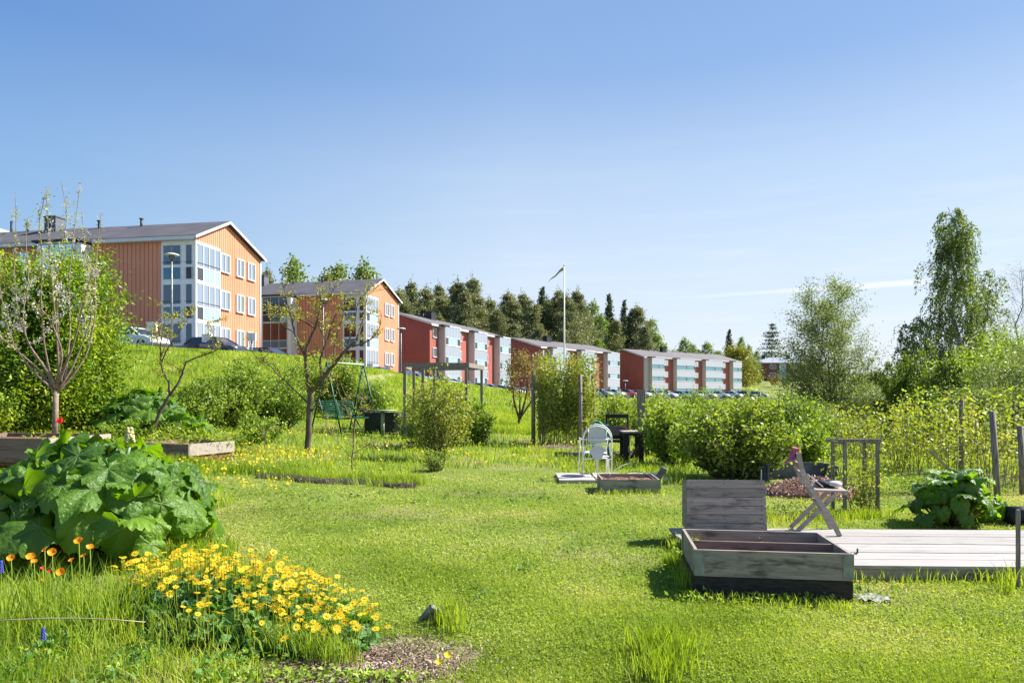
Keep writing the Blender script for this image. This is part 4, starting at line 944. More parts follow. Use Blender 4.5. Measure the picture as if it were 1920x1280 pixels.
# raised beds on the left
def raised(name, px, Y, zt, W_, D_, rz, label, m2=None, two=True):
    x = (px-960)/F*Y; e_ = empty(name, (x, Y, 0), label, 'raised bed', 'raised beds behind the left rhubarb', math.radians(rz)); z = zt
    hs = ((z-.17, z),(z-.345, z-.175)) if two else ((z-.21, z),)
    for z0, z1 in hs:
        MB().box(-W_,0,0,.03,z0,z1).build('board', M_bed, e_); MB().box(-.03,0,.031,D_,z0,z1).build('board', M_woodpale, e_); MB().box(-W_,-.031,D_-.03,D_,z0,z1).build('board', M_bed, e_); MB().box(-W_,-W_+.03,.031,D_-.031,z0,z1).build('board', M_bed, e_)  # right end boards take a paler wood to stand for sun on them
    MB().box(-W_+.03,-.03,.03,D_-.03,z-.4,z-.06).build('soil', M_soil, e_); return e_, x, Y, z
raised('raised_bed', 88, 9.6, ZZ(822, 9.6), 1.9, 1.2, -10, 'brown two board raised bed at the left edge, behind the big left rhubarb')
raised('raised_bed', 353, 12.2, ZZ(833, 12.2), 1.35, 1.1, -22, 'raised bed whose sunlit end board is coloured paler, right behind the huge rhubarb', two=False)
# green swing seat
def swing():
    p = GP(648, 20.6); e_ = empty('garden_swing', p, 'green garden swing seat hanging from a pale bar beside the bushes', 'swing', None, math.radians(60)); H = 2.08
    MB().tube([(-.78,0,H),(.78,0,H)], .035, 8).build('top_bar', M_palegreen, e_)
    for s in (-.78,.78):
        for q in (-.62,.62): MB().tube([(s,0,H),(s*1.04,q,0)], .025, 6).build('leg', M_green, e_)
        MB().tube([(s*.9,-.3,.72),(s*.85,0,H)], .011, 5).tube([(s*.9,.22,.50),(s*.85,0,H)], .011, 5).build('hanger', M_green, e_)
        MB().tube([(s*1.03,-.45,.5),(s*1.03,.45,.5)], .018, 5).build('cross_bar', M_green, e_)
    bk = MB()
    for k in range(8): z = .50+k*.062; y = .20+k*.025; bk.box(-.68,.68,y,y+.016,z,z+.034)
    for x in (-.68,0,.68): bk.beam((x,.2,.45),(x,.41,1.0),.03,.03)
    bk.build('backrest', M_green, e_)
    se = MB()
    for k in range(6): y = -.30+k*.08; se.box(-.68,.68,y,y+.06,.44,.46)
    for x in (-.7,.7): se.beam((x,-.33,.45),(x,.25,.45),.035,.035); se.beam((x,-.3,.66),(x,.33,.70),.035,.03); se.beam((x,-.3,.45),(x,-.3,.66),.03,.03)
    se.box(-.72,.72,-.36,-.32,.42,.47); se.build('seat', M_green, e_)
    MB().tube([(-.8,-.62,.06),(-.8,.62,.06)], .02, 5).tube([(.8,-.62,.06),(.8,.62,.06)], .02, 5).build('foot_bar', M_palegreen, e_)
swing()
k_ = empty('folding_chair', GP(681, 22.4), 'small dark green slatted chair behind the swing seat, by the dark storage box', 'chair', None, math.radians(-20))
b = MB()
for q in range(5): b.box(-.2,.2,.0+q*.02,.02+q*.02,.55+q*.09,.60+q*.09)
b.build('backrest', M_green, k_); MB().box(-.2,.2,-.35,.0,.44,.47).build('seat', M_green, k_)
for s in (-.2,.2): MB().beam((s,.12,1.02),(s,-.3,0),.03,.03).build('leg', M_darkwood, k_); MB().beam((s,-.3,.45),(s,.2,0),.03,.03).build('leg', M_darkwood, k_)
tb = empty('garden_table', GP(720, 20.3), 'small pale round garden table on one leg, in front of the dark storage box', 'table')
n = 20; MB().tube([(0,0,.76),(0,0,.785)], .40, 24).build('tabletop', M_palegreen, tb); MB().tube([(-.04,0,-.05),(-.04,0,.76)], .055, 10).build('leg', M_palegreen, tb)
sb = empty('storage_box', GP(722, 21.3), 'large dark storage box with its sunlit end coloured grey, behind the round table', 'box', None, math.radians(-8))
MB().box(-.55,.40,-.3,.3,.04,.60).build('body', M_black, sb); MB().box(-.57,.41,-.32,.32,.60,.65).build('lid', M_darkwood, sb); MB().box(.402,.56,-.3,.3,.04,.62).build('sunlit_end', M_slate, sb); MB().box(.43,.53,-.305,-.301,.50,.53).build('handle', M_black, sb)  # right end in lighter grey: sunlight put into its colour
# pergola
def pergola():
    Y = 20.0; e_ = empty('pergola', (0,0,0), 'weathered post and rail frame over the currant bushes in the middle of the slope', 'pergola')
    zt = ZZ(684, Y)
    fr = [(758,20.0),(875,20.0)]; bk = [(773,22.6),(905,22.6)]
    def xy(px, Y_): return ((px-960)/F*Y_, Y_)
    for px, Y_ in ((759,20),(814,20.02),(874,20),(776,23.0),(793,21.4),(903,22.2)):
        x, y = xy(px, Y_); MB().beam((x, y, T(x, y)-.2), (x, y, zt-.07), .085, .085).build('post', M_post, e_)
    A, B, Cc, D_ = xy(756,20), xy(878,20), xy(907,22.2), xy(771,23.0)
    for (p, q) in ((A,B),(B,Cc),(Cc,D_),(D_,A)): MB().beam((p[0],p[1],zt),(q[0],q[1],zt),.05,.13).build('rail', M_post, e_)
pergola()
# stone and flat tile piece in the foreground
o = MB().box(-.045,.045,-.02,.02,-.03,.11).build('stone_chip', mat('grey_stone', G(.25,.24,.25), .9, var=.3, scale=20, bump=.4), None); o.location = GP(800, 4.55, 0); o.rotation_euler = (.5,.5,.6); tag(o, 'pointed grey stone standing in the mulch beside the grass tuft', 'stone')
bt = MB(); bt.tube([(0,0,.10),(.42,0,.10)], [.11,.11], 12); bt.tube([(.1,-.2,.05),(.5,-.25,.08),(.9,-.15,.05)], .03, 6)
o = bt.build('pot', M_black, None); o.location = GP(1888, 7.9, .0); tag(o, 'black plastic pot lying by the thin stake, right of the right rhubarb', 'pot')
# ------------------------------------------------------------------ trees far away: build each kind once, copy
def protos(kind, label0, makers, lm, bark):
    return [(kind, mk, lm, bark) for mk in makers]
_proto = {}
def put(kind, var, maker, loc, rz, sc, label, group, lm, bark, name, cat='tree'):
    key = (kind, var)
    if key not in _proto:
        o = plant(name, maker(), loc, label, cat, group, rz, bark, lm, sc=1.0); _proto[key] = o
    else:
        o = copy_tree(_proto[key])
    o.location = loc; o.rotation_euler = (0,0,rz); o.scale = (sc[0], sc[0], sc[1]); o['label'] = label
    if group: o['group'] = group
    elif 'group' in o.keys(): del o['group']
    return o
PINE = [lambda s=s: pine(17, 3.0+.3*(s % 2), 40+s, .34+.05*(s % 3), 34, .36, 92) for s in range(4)]
BIRF = [lambda s=s: broadleaf(14, 3.2, 2.5, 34, 9, 12, .42, 60+s, .16, droop=.5, tl=1.5, spread=.5, prof=lambda v: max(.1, math.sin(math.pi*min(1,.2+.8*v)**1.1))) for s in range(2)]
SPRU = [lambda s=s: spruce(16, 3.0, 80+s, .08, 24, .5, 30) for s in range(2)]
# the pine wood: (px, Y, row of its top, kind)
wood = [(740,150,542,'pine'),(757,140,556,'pine'),(772,165,530,'pine'),(790,150,572,'pine'),(806,160,540,'pine'),(822,170,535,'pine'),(838,150,556,'pine'),(852,165,526,'pine'),(868,150,545,'pine'),(884,165,524,'pine'),(900,155,548,'pine'),(916,160,560,'pine'),(933,150,580,'pine'),(946,165,548,'pine'),(962,160,562,'pine'),
 (979,170,552,'pine'),(996,160,570,'pine'),(1016,165,535,'spruce'),(1030,175,560,'pine'),(1047,170,546,'pine'),(1066,165,552,'pine'),(1083,180,545,'pine'),(1097,160,575,'pine'),(1112,170,560,'birch'),(1128,165,585,'birch'),(1142,180,548,'spruce'),(1155,165,600,'pine'),(1170,180,560,'spruce'),(1183,172,580,'spruce'),(1196,175,575,'pine'),(1207,165,610,'pine'),(1219,180,592,'birch'),(1232,172,622,'birch'),(1245,178,640,'birch'),(875,145,600,'pine'),(960,148,605,'pine'),(1010,150,612,'pine'),(1060,150,615,'pine'),(820,142,590,'pine'),(770,138,592,'pine'),(1120,152,630,'birch')]
rr = random.Random(11); cnt = {'pine': 0, 'birch': 0, 'spruce': 0}
for px, Y, pyt, kd in sorted(wood):
    Y += 30 if px > 1085 else 0
    p = GP(px, Y); H = ZZ(pyt, Y)-p.z; base = {'pine': 17, 'birch': 14, 'spruce': 16}[kd]; c = cnt[kd]; cnt[kd] += 1
    mk, lm_, bk_, nm = {'pine': (PINE, LM['pine'], M_barkred, 'pine_tree'), 'birch': (BIRF, LM['farbirch'], M_birch, 'birch_tree'), 'spruce': (SPRU, LM['fir'], M_bark, 'spruce_tree')}[kd]
    v_ = c % len(mk); k = H/base
    lab = {'pine': '%s tall brownish pine from the left in the wood behind the red blocks', 'birch': '%s pale green birch from the left in the wood behind the red blocks', 'spruce': '%s dark pointed spruce from the left in the wood behind the red blocks'}[kd] % nth(c)
    put(kd, v_, mk[v_], p-Vector((0,0,.3)), rr.random()*6, (min(k, 1.25)*(.95+.2*rr.random()), k), lab, 'trees of the wood behind the red blocks', lm_, bk_, nm)
put('pine', 1, PINE[1], GP(505, 122), 1.2, (.65, (ZZ(508,122)-T(GP(505,122).x,122))/17), 'dark pine peeping over the left end of the second orange roof', None, LM['pine'], M_barkred, 'pine_tree')
for px, pyt, rz, lab in ((553, 493, .3, 'left birch of three rising over the second orange roof'), (630, 500, 1.4, 'middle birch of three rising over the second orange roof'), (683, 500, 2.2, 'right birch of three rising over the second orange roof'), (608, 520, 3.1, 'smaller birch between the left and middle birches over the second orange roof')):
    p = GP(px, 118); put('birch', 0 if px != 630 else 1, BIRF[0 if px != 630 else 1], p, rz, (1.35, (ZZ(pyt,118)-p.z)/13.2), lab, None, LM['farbirch'], M_birch, 'birch_tree')
far = [(1283,225,632,'birch',.9),(1300,235,642,'birch',.8),(1326,225,640,'birch',.9),(1345,230,655,'birch',.9),(1262,215,655,'birch',.7),(1367,235,617,'spruce',.85),(1389,240,628,'birch',.55),(1405,235,645,'birch',.5),(1418,245,655,'birch',.5),(1310,240,655,'spruce',.7)]
q = {'birch': 0, 'spruce': 0}
for px, Y, pyt, kd, s in far:
    p = GP(px, Y); H = ZZ(pyt, Y)-p.z; mk, lm_, bk_ = (BIRF, LM['farbirch'], M_birch) if kd == 'birch' else (SPRU, LM['fir'], M_bark)
    v_ = q[kd] % 2; q[kd] += 1
    put(kd, v_, mk[v_], p, rr.random()*6, (s*1.3, H/(14 if kd == 'birch' else 16)), ('%s light birch from the left above the farthest red roof' if kd == 'birch' else '%s spruce from the left above the farthest red roof') % nth(q[kd]-1), 'trees above the farthest red roof', lm_, bk_, kd+'_tree')
p = GP(1383, 198); plant('maple_tree', broadleaf(ZZ(649,198)-p.z, 6.6, 2.5, 60, 12, 14, .45, 90, .3, tl=1.6, spread=.7, prof=lambda v: max(.35, math.sin(math.pi*min(1,.25+.75*v)**.9))), p, 'round yellow green tree right of the farthest red block', 'tree', None, 0, M_bark, LM['yellowtree'])
p = GP(1447, 275); H = ZZ(603, 275)-p.z; plant('spruce_tree', spruce(H*1.0, 8.2, 95, .30, 11, .7, 50, .2), p, 'lone dark spruce with level branches behind the distant brick block', 'tree', None, 0, M_bark, LM['fir'])
for px, Y, h, lab in ((1421,228,2.6,'small round shrub on the lawn left of the brick block'),(1452,215,4.5,'reddish shrub left in front of the brick block'),(1470,205,5,'grey leafed shrub right in front of the brick block')):
    plant('round_shrub', shrub(h*.55,h*.55,h,14,7,8,.35,int(px),tl=.7), GP(px,Y), lab, 'shrub', None, 0, M_bark, LM['redleaf'] if px == 1452 else LM['willow'])
# far wooded ridge seen between the trees on the right
r = np.random.default_rng(3); n = 26000; X = r.uniform(120, 620, n); Y = r.uniform(470, 640, n); Z = terrain(X, Y) + r.random(n)**.6*13
tag(np_mesh('distant_forest', leaves_np(np.stack([X,Y,Z],1), 2.6, r, .8, .3), 4, LM['fir'], None), 'dark far wooded ridge on the horizon behind the willow and the birch', None, None, 'stuff')

# ------------------------------------------------------------------ trees on the right
def big_birch():
    Y = 32; p = GP(1792, Y); H = ZZ(392, Y)-p.z
    def prof(v): return .26+1.0*(1-v)**1.1 if v > .25 else 1.0
    a = broadleaf(H*1.06, 2.2, 1.0, 84, 10, 31, .11, 101, .17, droop=1.0, tl=1.35, spread=.07, prof=lambda v: (.24+.85*(1-v)**1.1)*(.72+.42*math.sin(v*19)**2), lift=1.1, aspect=.5, wob=.05)
    return plant('birch_tree', a, p, 'tall weeping birch on the right, the highest tree in view', 'tree', None, .4, M_birch, LM['birch'])
big_birch()
p = GP(1846, 33); plant('birch_tree', broadleaf(ZZ(492,33)-p.z, 1.25, 1.4, 42, 9, 24, .11, 102, .10, droop=1.0, tl=1.2, spread=.07, prof=lambda v: .5+.5*(1-v), lift=1.1), p, 'lower weeping birch crown leaning on the right side of the tallest birch', 'tree', None, 0, M_birch, LM['birch'])
p = GP(1722, 31); plant('birch_tree', broadleaf(ZZ(574,31)-p.z, 1.25, .8, 38, 9, 24, .11, 103, .07, droop=1.0, tl=1.1, spread=.07, prof=lambda v: .45+.55*(1-v), lift=1.1), p, 'small weeping birch at the left foot of the tallest birch', 'tree', None, 0, M_birch, LM['birch'])
p = GP(1562, 45); plant('willow_tree', broadleaf((ZZ(523,45)-p.z)*1.05, 3.5, .5, 130, 14, 20, .14, 110, .15, multi=3, tl=.9, spread=.4, lift=1.5, wob=.05, aspect=.42, prof=lambda v: math.sin(math.pi*(.24+.72*v))), p, 'wide airy grey green willow between the brick block and the tall birch', 'tree', None, 0, M_bark, LM['willow'])
for k, (px, Y, pyt, rx, lab) in enumerate(((1478,38,765,1.2,'grey green willow bush at the left foot of the willow'),(1520,38,752,1.4,'grey green willow bush in front of the willow trunk'),(1640,40,720,1.8,'grey green willow bush at the right foot of the willow'))):
    p = GP(px, Y); plant('willow_bush', shrub(rx,rx,ZZ(pyt,Y)-p.z,34,10,13,.12,120+k,tl=.6,aspect=.4,sr=.02), p, lab, 'bush', None, 0, M_bark, LM['willow'])
for k, (px, Y, pyt, rx, lm_, lab) in enumerate(((1690,29,655,1.15,'birch','dark birch scrub left below the tall birch'),(1752,27,612,1.4,'birch','dark birch scrub right below the tall birch'),(1835,26,615,1.35,'bush2','yellow green tree below the right side of the tall birch'),(1893,23,600,1.25,'bush','tall yellow green tree at the right edge'),(1945,20,625,1.3,'willow','yellow green tree cut by the right edge'),(1870,19,700,1.1,'willow','yellow green bush in front of the trees at the right edge'))):
    p = GP(px, Y); plant('scrub_tree', broadleaf(ZZ(pyt,Y)-p.z, rx, .5, 48, 12, 20, .10 if Y > 24 else .08, 130+k, .06, tl=.6, spread=.25 if lm_ == 'birch' else .4, droop=.8 if lm_ == 'birch' else 0, multi=3, lift=.9, prof=lambda v: .55+.55*math.sin(math.pi*v*.9)), p, lab, 'tree', None, 0, M_bark, LM[lm_])
p = GP(1905, 27); plant('bare_tree', broadleaf(ZZ(483,27)-p.z, 1.0, 3.0, 46, 9, 1.0, .06, 140, .06, tl=.7, spread=.3, lift=1.6, prof=lambda v: 1-.75*v), p, 'thin almost bare tree at the right edge beside the birch', 'tree', None, 0, M_bark, LM['bush'])

# ------------------------------------------------------------------ bushes and canes of the garden
def bush(px, Y, pyt, rx, lab, seed, lm='bush', stems=40, tw=12, lp=14, ls=.05, tl=.28, bare=.15, ry=None, name='currant_bush', sr=.012, dz=0, bk=None):
    p = GP(px, Y, dz); H = (ZZ(pyt, Y)-p.z)*.86
    return plant(name, shrub(rx, ry or rx, H, stems, tw, lp, ls, seed, tl=tl, bare=bare, sr=sr), p, lab, 'bush', None, 0, bk or M_bark, LM[lm])
bush(1380, 12.4, 734, 1.28, 'biggest currant bush, dense and rounded, behind the slatted box', 201, 'bush2', 84, 15, 11, .068, .28, .14, .85, sr=.02)
bush(1262, 14.6, 738, .75, 'currant bush left of the biggest one, right of the square posts', 202, 'bush2', 46, 13, 13, .068, .25, .18, .6)
bush(1225, 16.9, 728, .6, 'low currant bush just right of the square posts', 203, 'bush2', 34, 12, 12, .068, .25, .15, .6)
bush(1300, 18, 724, 1.0, 'currant bush in the hedge behind the left part of the biggest bush', 204, 'bush', 44, 12, 12, .075, .3)
bush(1400, 18.5, 722, 1.1, 'currant bush in the hedge behind the middle of the biggest bush', 205, 'bush2', 46, 12, 12, .075, .3)
bush(1480, 18, 728, 1.0, 'currant bush in the hedge behind the right part of the biggest bush', 206, 'bush', 46, 12, 12, .075, .3)
bush(1508, 14.5, 792, .55, 'low currant bush at the right end of the biggest bush', 207, 'bush', 30, 12, 12, .068, .25)
bush(1150, 24, 728, 1.1, 'fresh green bush behind the dark wooden chair', 208, 'bush2', 40, 11, 12, .08, .3)
bush(1225, 25, 726, 1.1, 'fresh green bush far behind the square posts', 209, 'bush2', 34, 11, 11, .08, .3)
bush(1320, 26, 722, 1.6, 'fresh green bush in the far hedge, left part', 210, 'bush', 36, 11, 11, .07, .35)
bush(1440, 27, 722, 1.6, 'fresh green bush in the far hedge, right part', 211, 'bush', 36, 11, 11, .07, .35)
bush(1545, 24, 770, 1.2, 'low dark bush below the willow', 212, 'bush', 30, 11, 11, .07, .3)
bush(818, 15.2, 662, .62, 'airy currant bush in front of the pergola, its twigs yellow green', 213, 'rasp', 34, 13, 6, .068, .26, .12, .5)
bush(795, 17.6, 700, .55, 'currant bush inside the left of the pergola', 214, 'rasp', 26, 12, 9, .075, .28, .1)
bush(850, 18.2, 705, .6, 'currant bush inside the right of the pergola', 215, 'rasp', 28, 12, 9, .075, .28, .1)
bush(898, 19.4, 735, .42, 'dark green bush by the right post of the pergola', 216, 'bush', 24, 12, 12, .075, .25, .068)
bush(768, 20.2, 745, .35, 'climbing bush on the left post of the pergola', 217, 'bush', 16, 10, 10, .075, .25, .068)
bush(380, 18.5, 700, 1.1, 'left bush of three below the slope, in front of the grass bank', 218, 'bush', 50, 13, 13, .075, .3)
bush(452, 19.5, 660, 1.2, 'middle bush of three below the slope, left of the bare fruit tree', 219, 'bush', 60, 13, 13, .075, .3)
bush(525, 20.5, 690, 1.1, 'right bush of three below the slope, just left of the bare fruit tree', 220, 'bush', 50, 13, 13, .075, .3)
bush(488, 16.2, 775, .55, 'low green bush right of the raised bed', 221, 'bush', 24, 11, 12, .068, .22)
bush(575, 26, 652, 1.2, 'tall bush behind the bare fruit tree trunk', 222, 'bush2', 54, 13, 13, .085, .32)
bush(640, 26.5, 655, 1.1, 'tall bush behind the green swing', 223, 'bush2', 50, 13, 13, .085, .32)
bush(700, 26, 700, .8, 'lower bush right of the one behind the swing', 224, 'bush', 34, 12, 12, .08, .3)
bush(820, 13.4, 838, .28, 'tiny bush in the grass in front of the airy currant bush', 225, 'bush', 14, 8, 9, .04, .15)
def canes(name, px0, px1, Y0, Y1, pyt, n, lab, seed, lm='rasp', lp=34, ls=.05, sr=.007, var=.26, cat='raspberry canes'):
    r = np.random.default_rng(seed); xm = ((px0+px1)/2-960)/F*(Y0+Y1)/2; ym = (Y0+Y1)/2; base = Vector((xm, ym, T(xm, ym))); t = MB(); P = []
    for k in range(n):
        Y = Y0+(Y1-Y0)*r.random(); px = px0+(px1-px0)*r.random(); x = (px-960)/F*Y; z = T(x, Y); H = (ZZ(pyt, ym)-z)*(1-var*2*r.random()**1.5)
        a = np.array([x-xm, Y-ym, z-base.z-.05]); b = a + np.array([r.normal()*.13, r.normal()*.13, H]); c = curve(a, b, (r.normal()*.08, r.normal()*.08, 0), 7, r, .008)
        t.tube(c, [sr*(1-.6*j/6) for j in range(7)], 4, cap=False)
        m_ = int(lp*(.6+.8*r.random())); tt = .22+.8*r.random(m_)**.8; q = along(c, tt); q = q + r.normal(size=(m_, 3))*np.array([.085,.085,.05]); P.append(q)
    P = np.concatenate(P); e_ = empty(name, base, lab, cat); t.build('canes', M_barkpale, e_); np_mesh('leaves', leaves_np(P, ls, r, .65, .3), 4, LM[lm], e_); return e_
canes('raspberry_patch', 1014, 1108, 19.6, 20.6, 660, 150, 'dense patch of tall raspberry canes between the four grey posts', 301, lp=80, ls=.075)
canes('raspberry_patch', 1586, 1642, 8.55, 8.85, 838, 26, 'raspberry canes inside the small trellis frame', 302, lp=34, ls=.045, sr=.005)
canes('raspberry_hedge', 1665, 1800, 12.5, 14.5, 748, 50, 'left stretch of raspberry hedge behind the right rhubarb', 303, lp=46, ls=.068)
canes('raspberry_hedge', 1790, 1985, 10.6, 13.5, 728, 60, 'right stretch of raspberry hedge behind the leaning posts', 304, lp=46, ls=.064)
canes('raspberry_hedge', 1575, 1680, 15, 17, 752, 44, 'raspberry canes behind the small trellis frame', 305, lp=46, ls=.07)
canes('raspberry_hedge', 1700, 1990, 16, 18.5, 722, 56, 'taller back row of raspberry canes below the birch', 306, lp=44, ls=.08, lm='bush2')

# ------------------------------------------------------------------ individual garden trees, limbs laid out one by one
def limb_tree(name, base_px, Y, limbs, r0, label, seed, bark, lm, twigs=5, tl=.35, ls=.045, buds=5, depth=.35, cat='tree', extra=None, budspread=.03, rmin=.006):
    """limbs: lists of (px,py,thickness in m); every limb also leaves the plane to its own depth"""
    r = np.random.default_rng(seed); b = GP(base_px[0], Y); t = MB(); P = []
    for li, lb in enumerate(limbs):
        dy = 0 if li == 0 else r.uniform(-depth, depth); pts = []; n = len(lb)
        for i, (px, py, th) in enumerate(lb):
            Yk = Y + dy*(i/(n-1))*1.6; pts.append(((px-960)/F*Yk-b.x, Yk-Y, ZZ(py, Yk)-b.z))
        pts = np.array(pts); rad = [q[2]*.86 for q in lb]
        tt = np.linspace(0, 1, 4*(n-1)+1); ps = along(pts, tt); rs = np.interp(tt, np.linspace(0, 1, n), rad)
        ps[1:-1] += (ps[:-2]+ps[2:]-2*ps[1:-1])*.35 + r.normal(size=ps[1:-1].shape)*.006
        t.tube(ps, list(rs), 7)
        if li or extra:
            for k in range(twigs):
                a_ = .25+.75*r.random(); p0 = along(ps, np.array([a_]))[0]; d = r.normal(size=3); d[2] = abs(d[2])*.8+.3; d /= np.linalg.norm(d); ln = tl*(.4+.9*r.random()); c = curve(p0, p0+d*ln, r.normal(size=3)*.08*ln+np.array([0,0,-.1*ln]), 5, r, .03)
                t.tube(c, [max(.003, .008*(1-.6*j/4)) for j in range(5)], 4, cap=False)
                m_ = buds; q = along(c, .3+.7*r.random(m_)); P.append((q[:,None,:] + r.normal(size=(m_,5,3))*budspread).reshape(-1,3))
    P = np.concatenate(P) if P else np.zeros((0,3))
    e_ = empty(name, b, label, cat); t.build('trunk', bark, e_); np_mesh('crown', leaves_np(P, ls, r, .6, .3), 4, lm, e_)
    return e_
limb_tree('fruit_tree', (577,848), 15, [
 [(577,856,.085),(579,800,.078),(581,755,.072),(583,725,.065)],
 [(582,745,.06),(575,700,.045),(571,660,.04),(590,615,.03),(602,580,.02),(600,545,.012)],
 [(583,735,.06),(603,712,.05),(625,685,.042),(648,655,.036),(668,640,.03)],
 [(668,640,.03),(680,600,.02),(686,570,.014),(690,540,.008)],
 [(660,650,.025),(690,640,.018),(712,618,.012),(716,590,.008)],
 [(571,665,.035),(553,625,.025),(545,590,.02),(537,560,.012),(528,525,.008)],
 [(590,615,.025),(566,600,.02),(549,590,.014),(545,570,.008)],
 [(603,712,.03),(600,670,.022),(612,640,.018),(625,600,.014),(640,570,.01),(652,548,.006)],
 [(625,685,.03),(628,640,.018),(640,600,.012),(650,560,.008)],
 [(583,760,.03),(562,740,.018),(530,710,.014),(500,680,.01),(478,668,.006)],
 [(602,580,.015),(618,560,.01),(628,535,.006)], [(553,625,.015),(530,610,.01),(512,590,.006)],
 [(612,640,.014),(600,620,.01),(590,575,.008),(596,555,.005)], [(648,655,.016),(664,612,.012),(672,560,.007),(690,545,.004)], [(583,775,.02),(600,742,.012),(612,720,.008),(620,660,.005)]],
 .085, 'bare branching fruit tree with yellow green buds, standing in front of the second orange block', 401, M_bark, LM['spring'], 11, .42, .045, 4, .5, 'fruit tree')
limb_tree('fruit_tree', (289,805), 15, [
 [(286,812,.05),(300,770,.045),(318,742,.038)],
 [(318,742,.034),(316,715,.026),(302,690,.022),(300,655,.018),(304,620,.012),(312,585,.007)],
 [(318,742,.034),(338,712,.03),(345,690,.024),(350,676,.02),(385,665,.017),(408,655,.012),(425,648,.007)],
 [(302,680,.018),(322,640,.012),(345,610,.008),(356,592,.004)], [(303,665,.014),(318,630,.01),(326,600,.006),(318,570,.004)], [(395,662,.010),(402,630,.007),(398,600,.004)],
 [(300,655,.01),(290,625,.007),(294,600,.004)]], .05, 'small crooked fruit tree forking low, left of the three bushes', 402, M_bark, LM['spring'], 8, .3, .05, 4, .3, 'fruit tree')
limb_tree('sapling', (659,892), 12.6, [
 [(659,900,.018),(661,850,.016),(664,800,.013),(667,790,.012)], [(666,800,.012),(650,770,.009),(636,740,.007),(628,700,.004)], [(667,792,.011),(676,765,.008),(682,730,.005),(690,700,.003)], [(661,860,.010),(640,835,.007),(622,818,.005),(604,780,.003)],
 [(662,850,.008),(680,840,.006),(702,826,.003)], [(664,800,.008),(655,760,.006),(640,720,.004)], [(672,775,.006),(700,760,.004)]], .02, 'thin bare sapling in the middle of the grass, in front of the swing', 403, M_barkpale, LM['spring'], 4, .22, .028, 3, .2, 'sapling', True)
limb_tree('red_leaved_tree', (972,792), 29, [
 [(972,800,.08),(975,775,.07)], [(974,785,.06),(965,760,.05),(962,730,.035),(955,700,.02),(950,680,.01)], [(975,785,.06),(985,750,.045),(990,720,.03),(985,690,.02),(980,670,.01)], [(976,782,.05),(995,755,.04),(1006,725,.025),(1012,690,.012)],
 [(974,780,.05),(975,740,.03),(970,700,.02),(965,672,.01)], [(976,775,.04),(988,740,.03),(998,700,.02),(1004,672,.01)], [(962,730,.03),(975,700,.02),(978,672,.01)]], .08, 'vase shaped small tree with reddish young leaves, left of the raspberry patch', 404, M_bark, LM['redleaf'], 12, .7, .09, 6, .9, 'tree', budspread=.1)
limb_tree('sapling', (497,850), 14.5, [[(497,860,.012),(497,820,.01),(494,780,.006)], [(497,825,.007),(515,790,.003)], [(497,830,.006),(482,800,.003)]], .01, 'bare little sapling right of the raised bed', 405, M_barkpale, LM['spring'], 3, .2, .03, 2, .2, 'sapling', True)

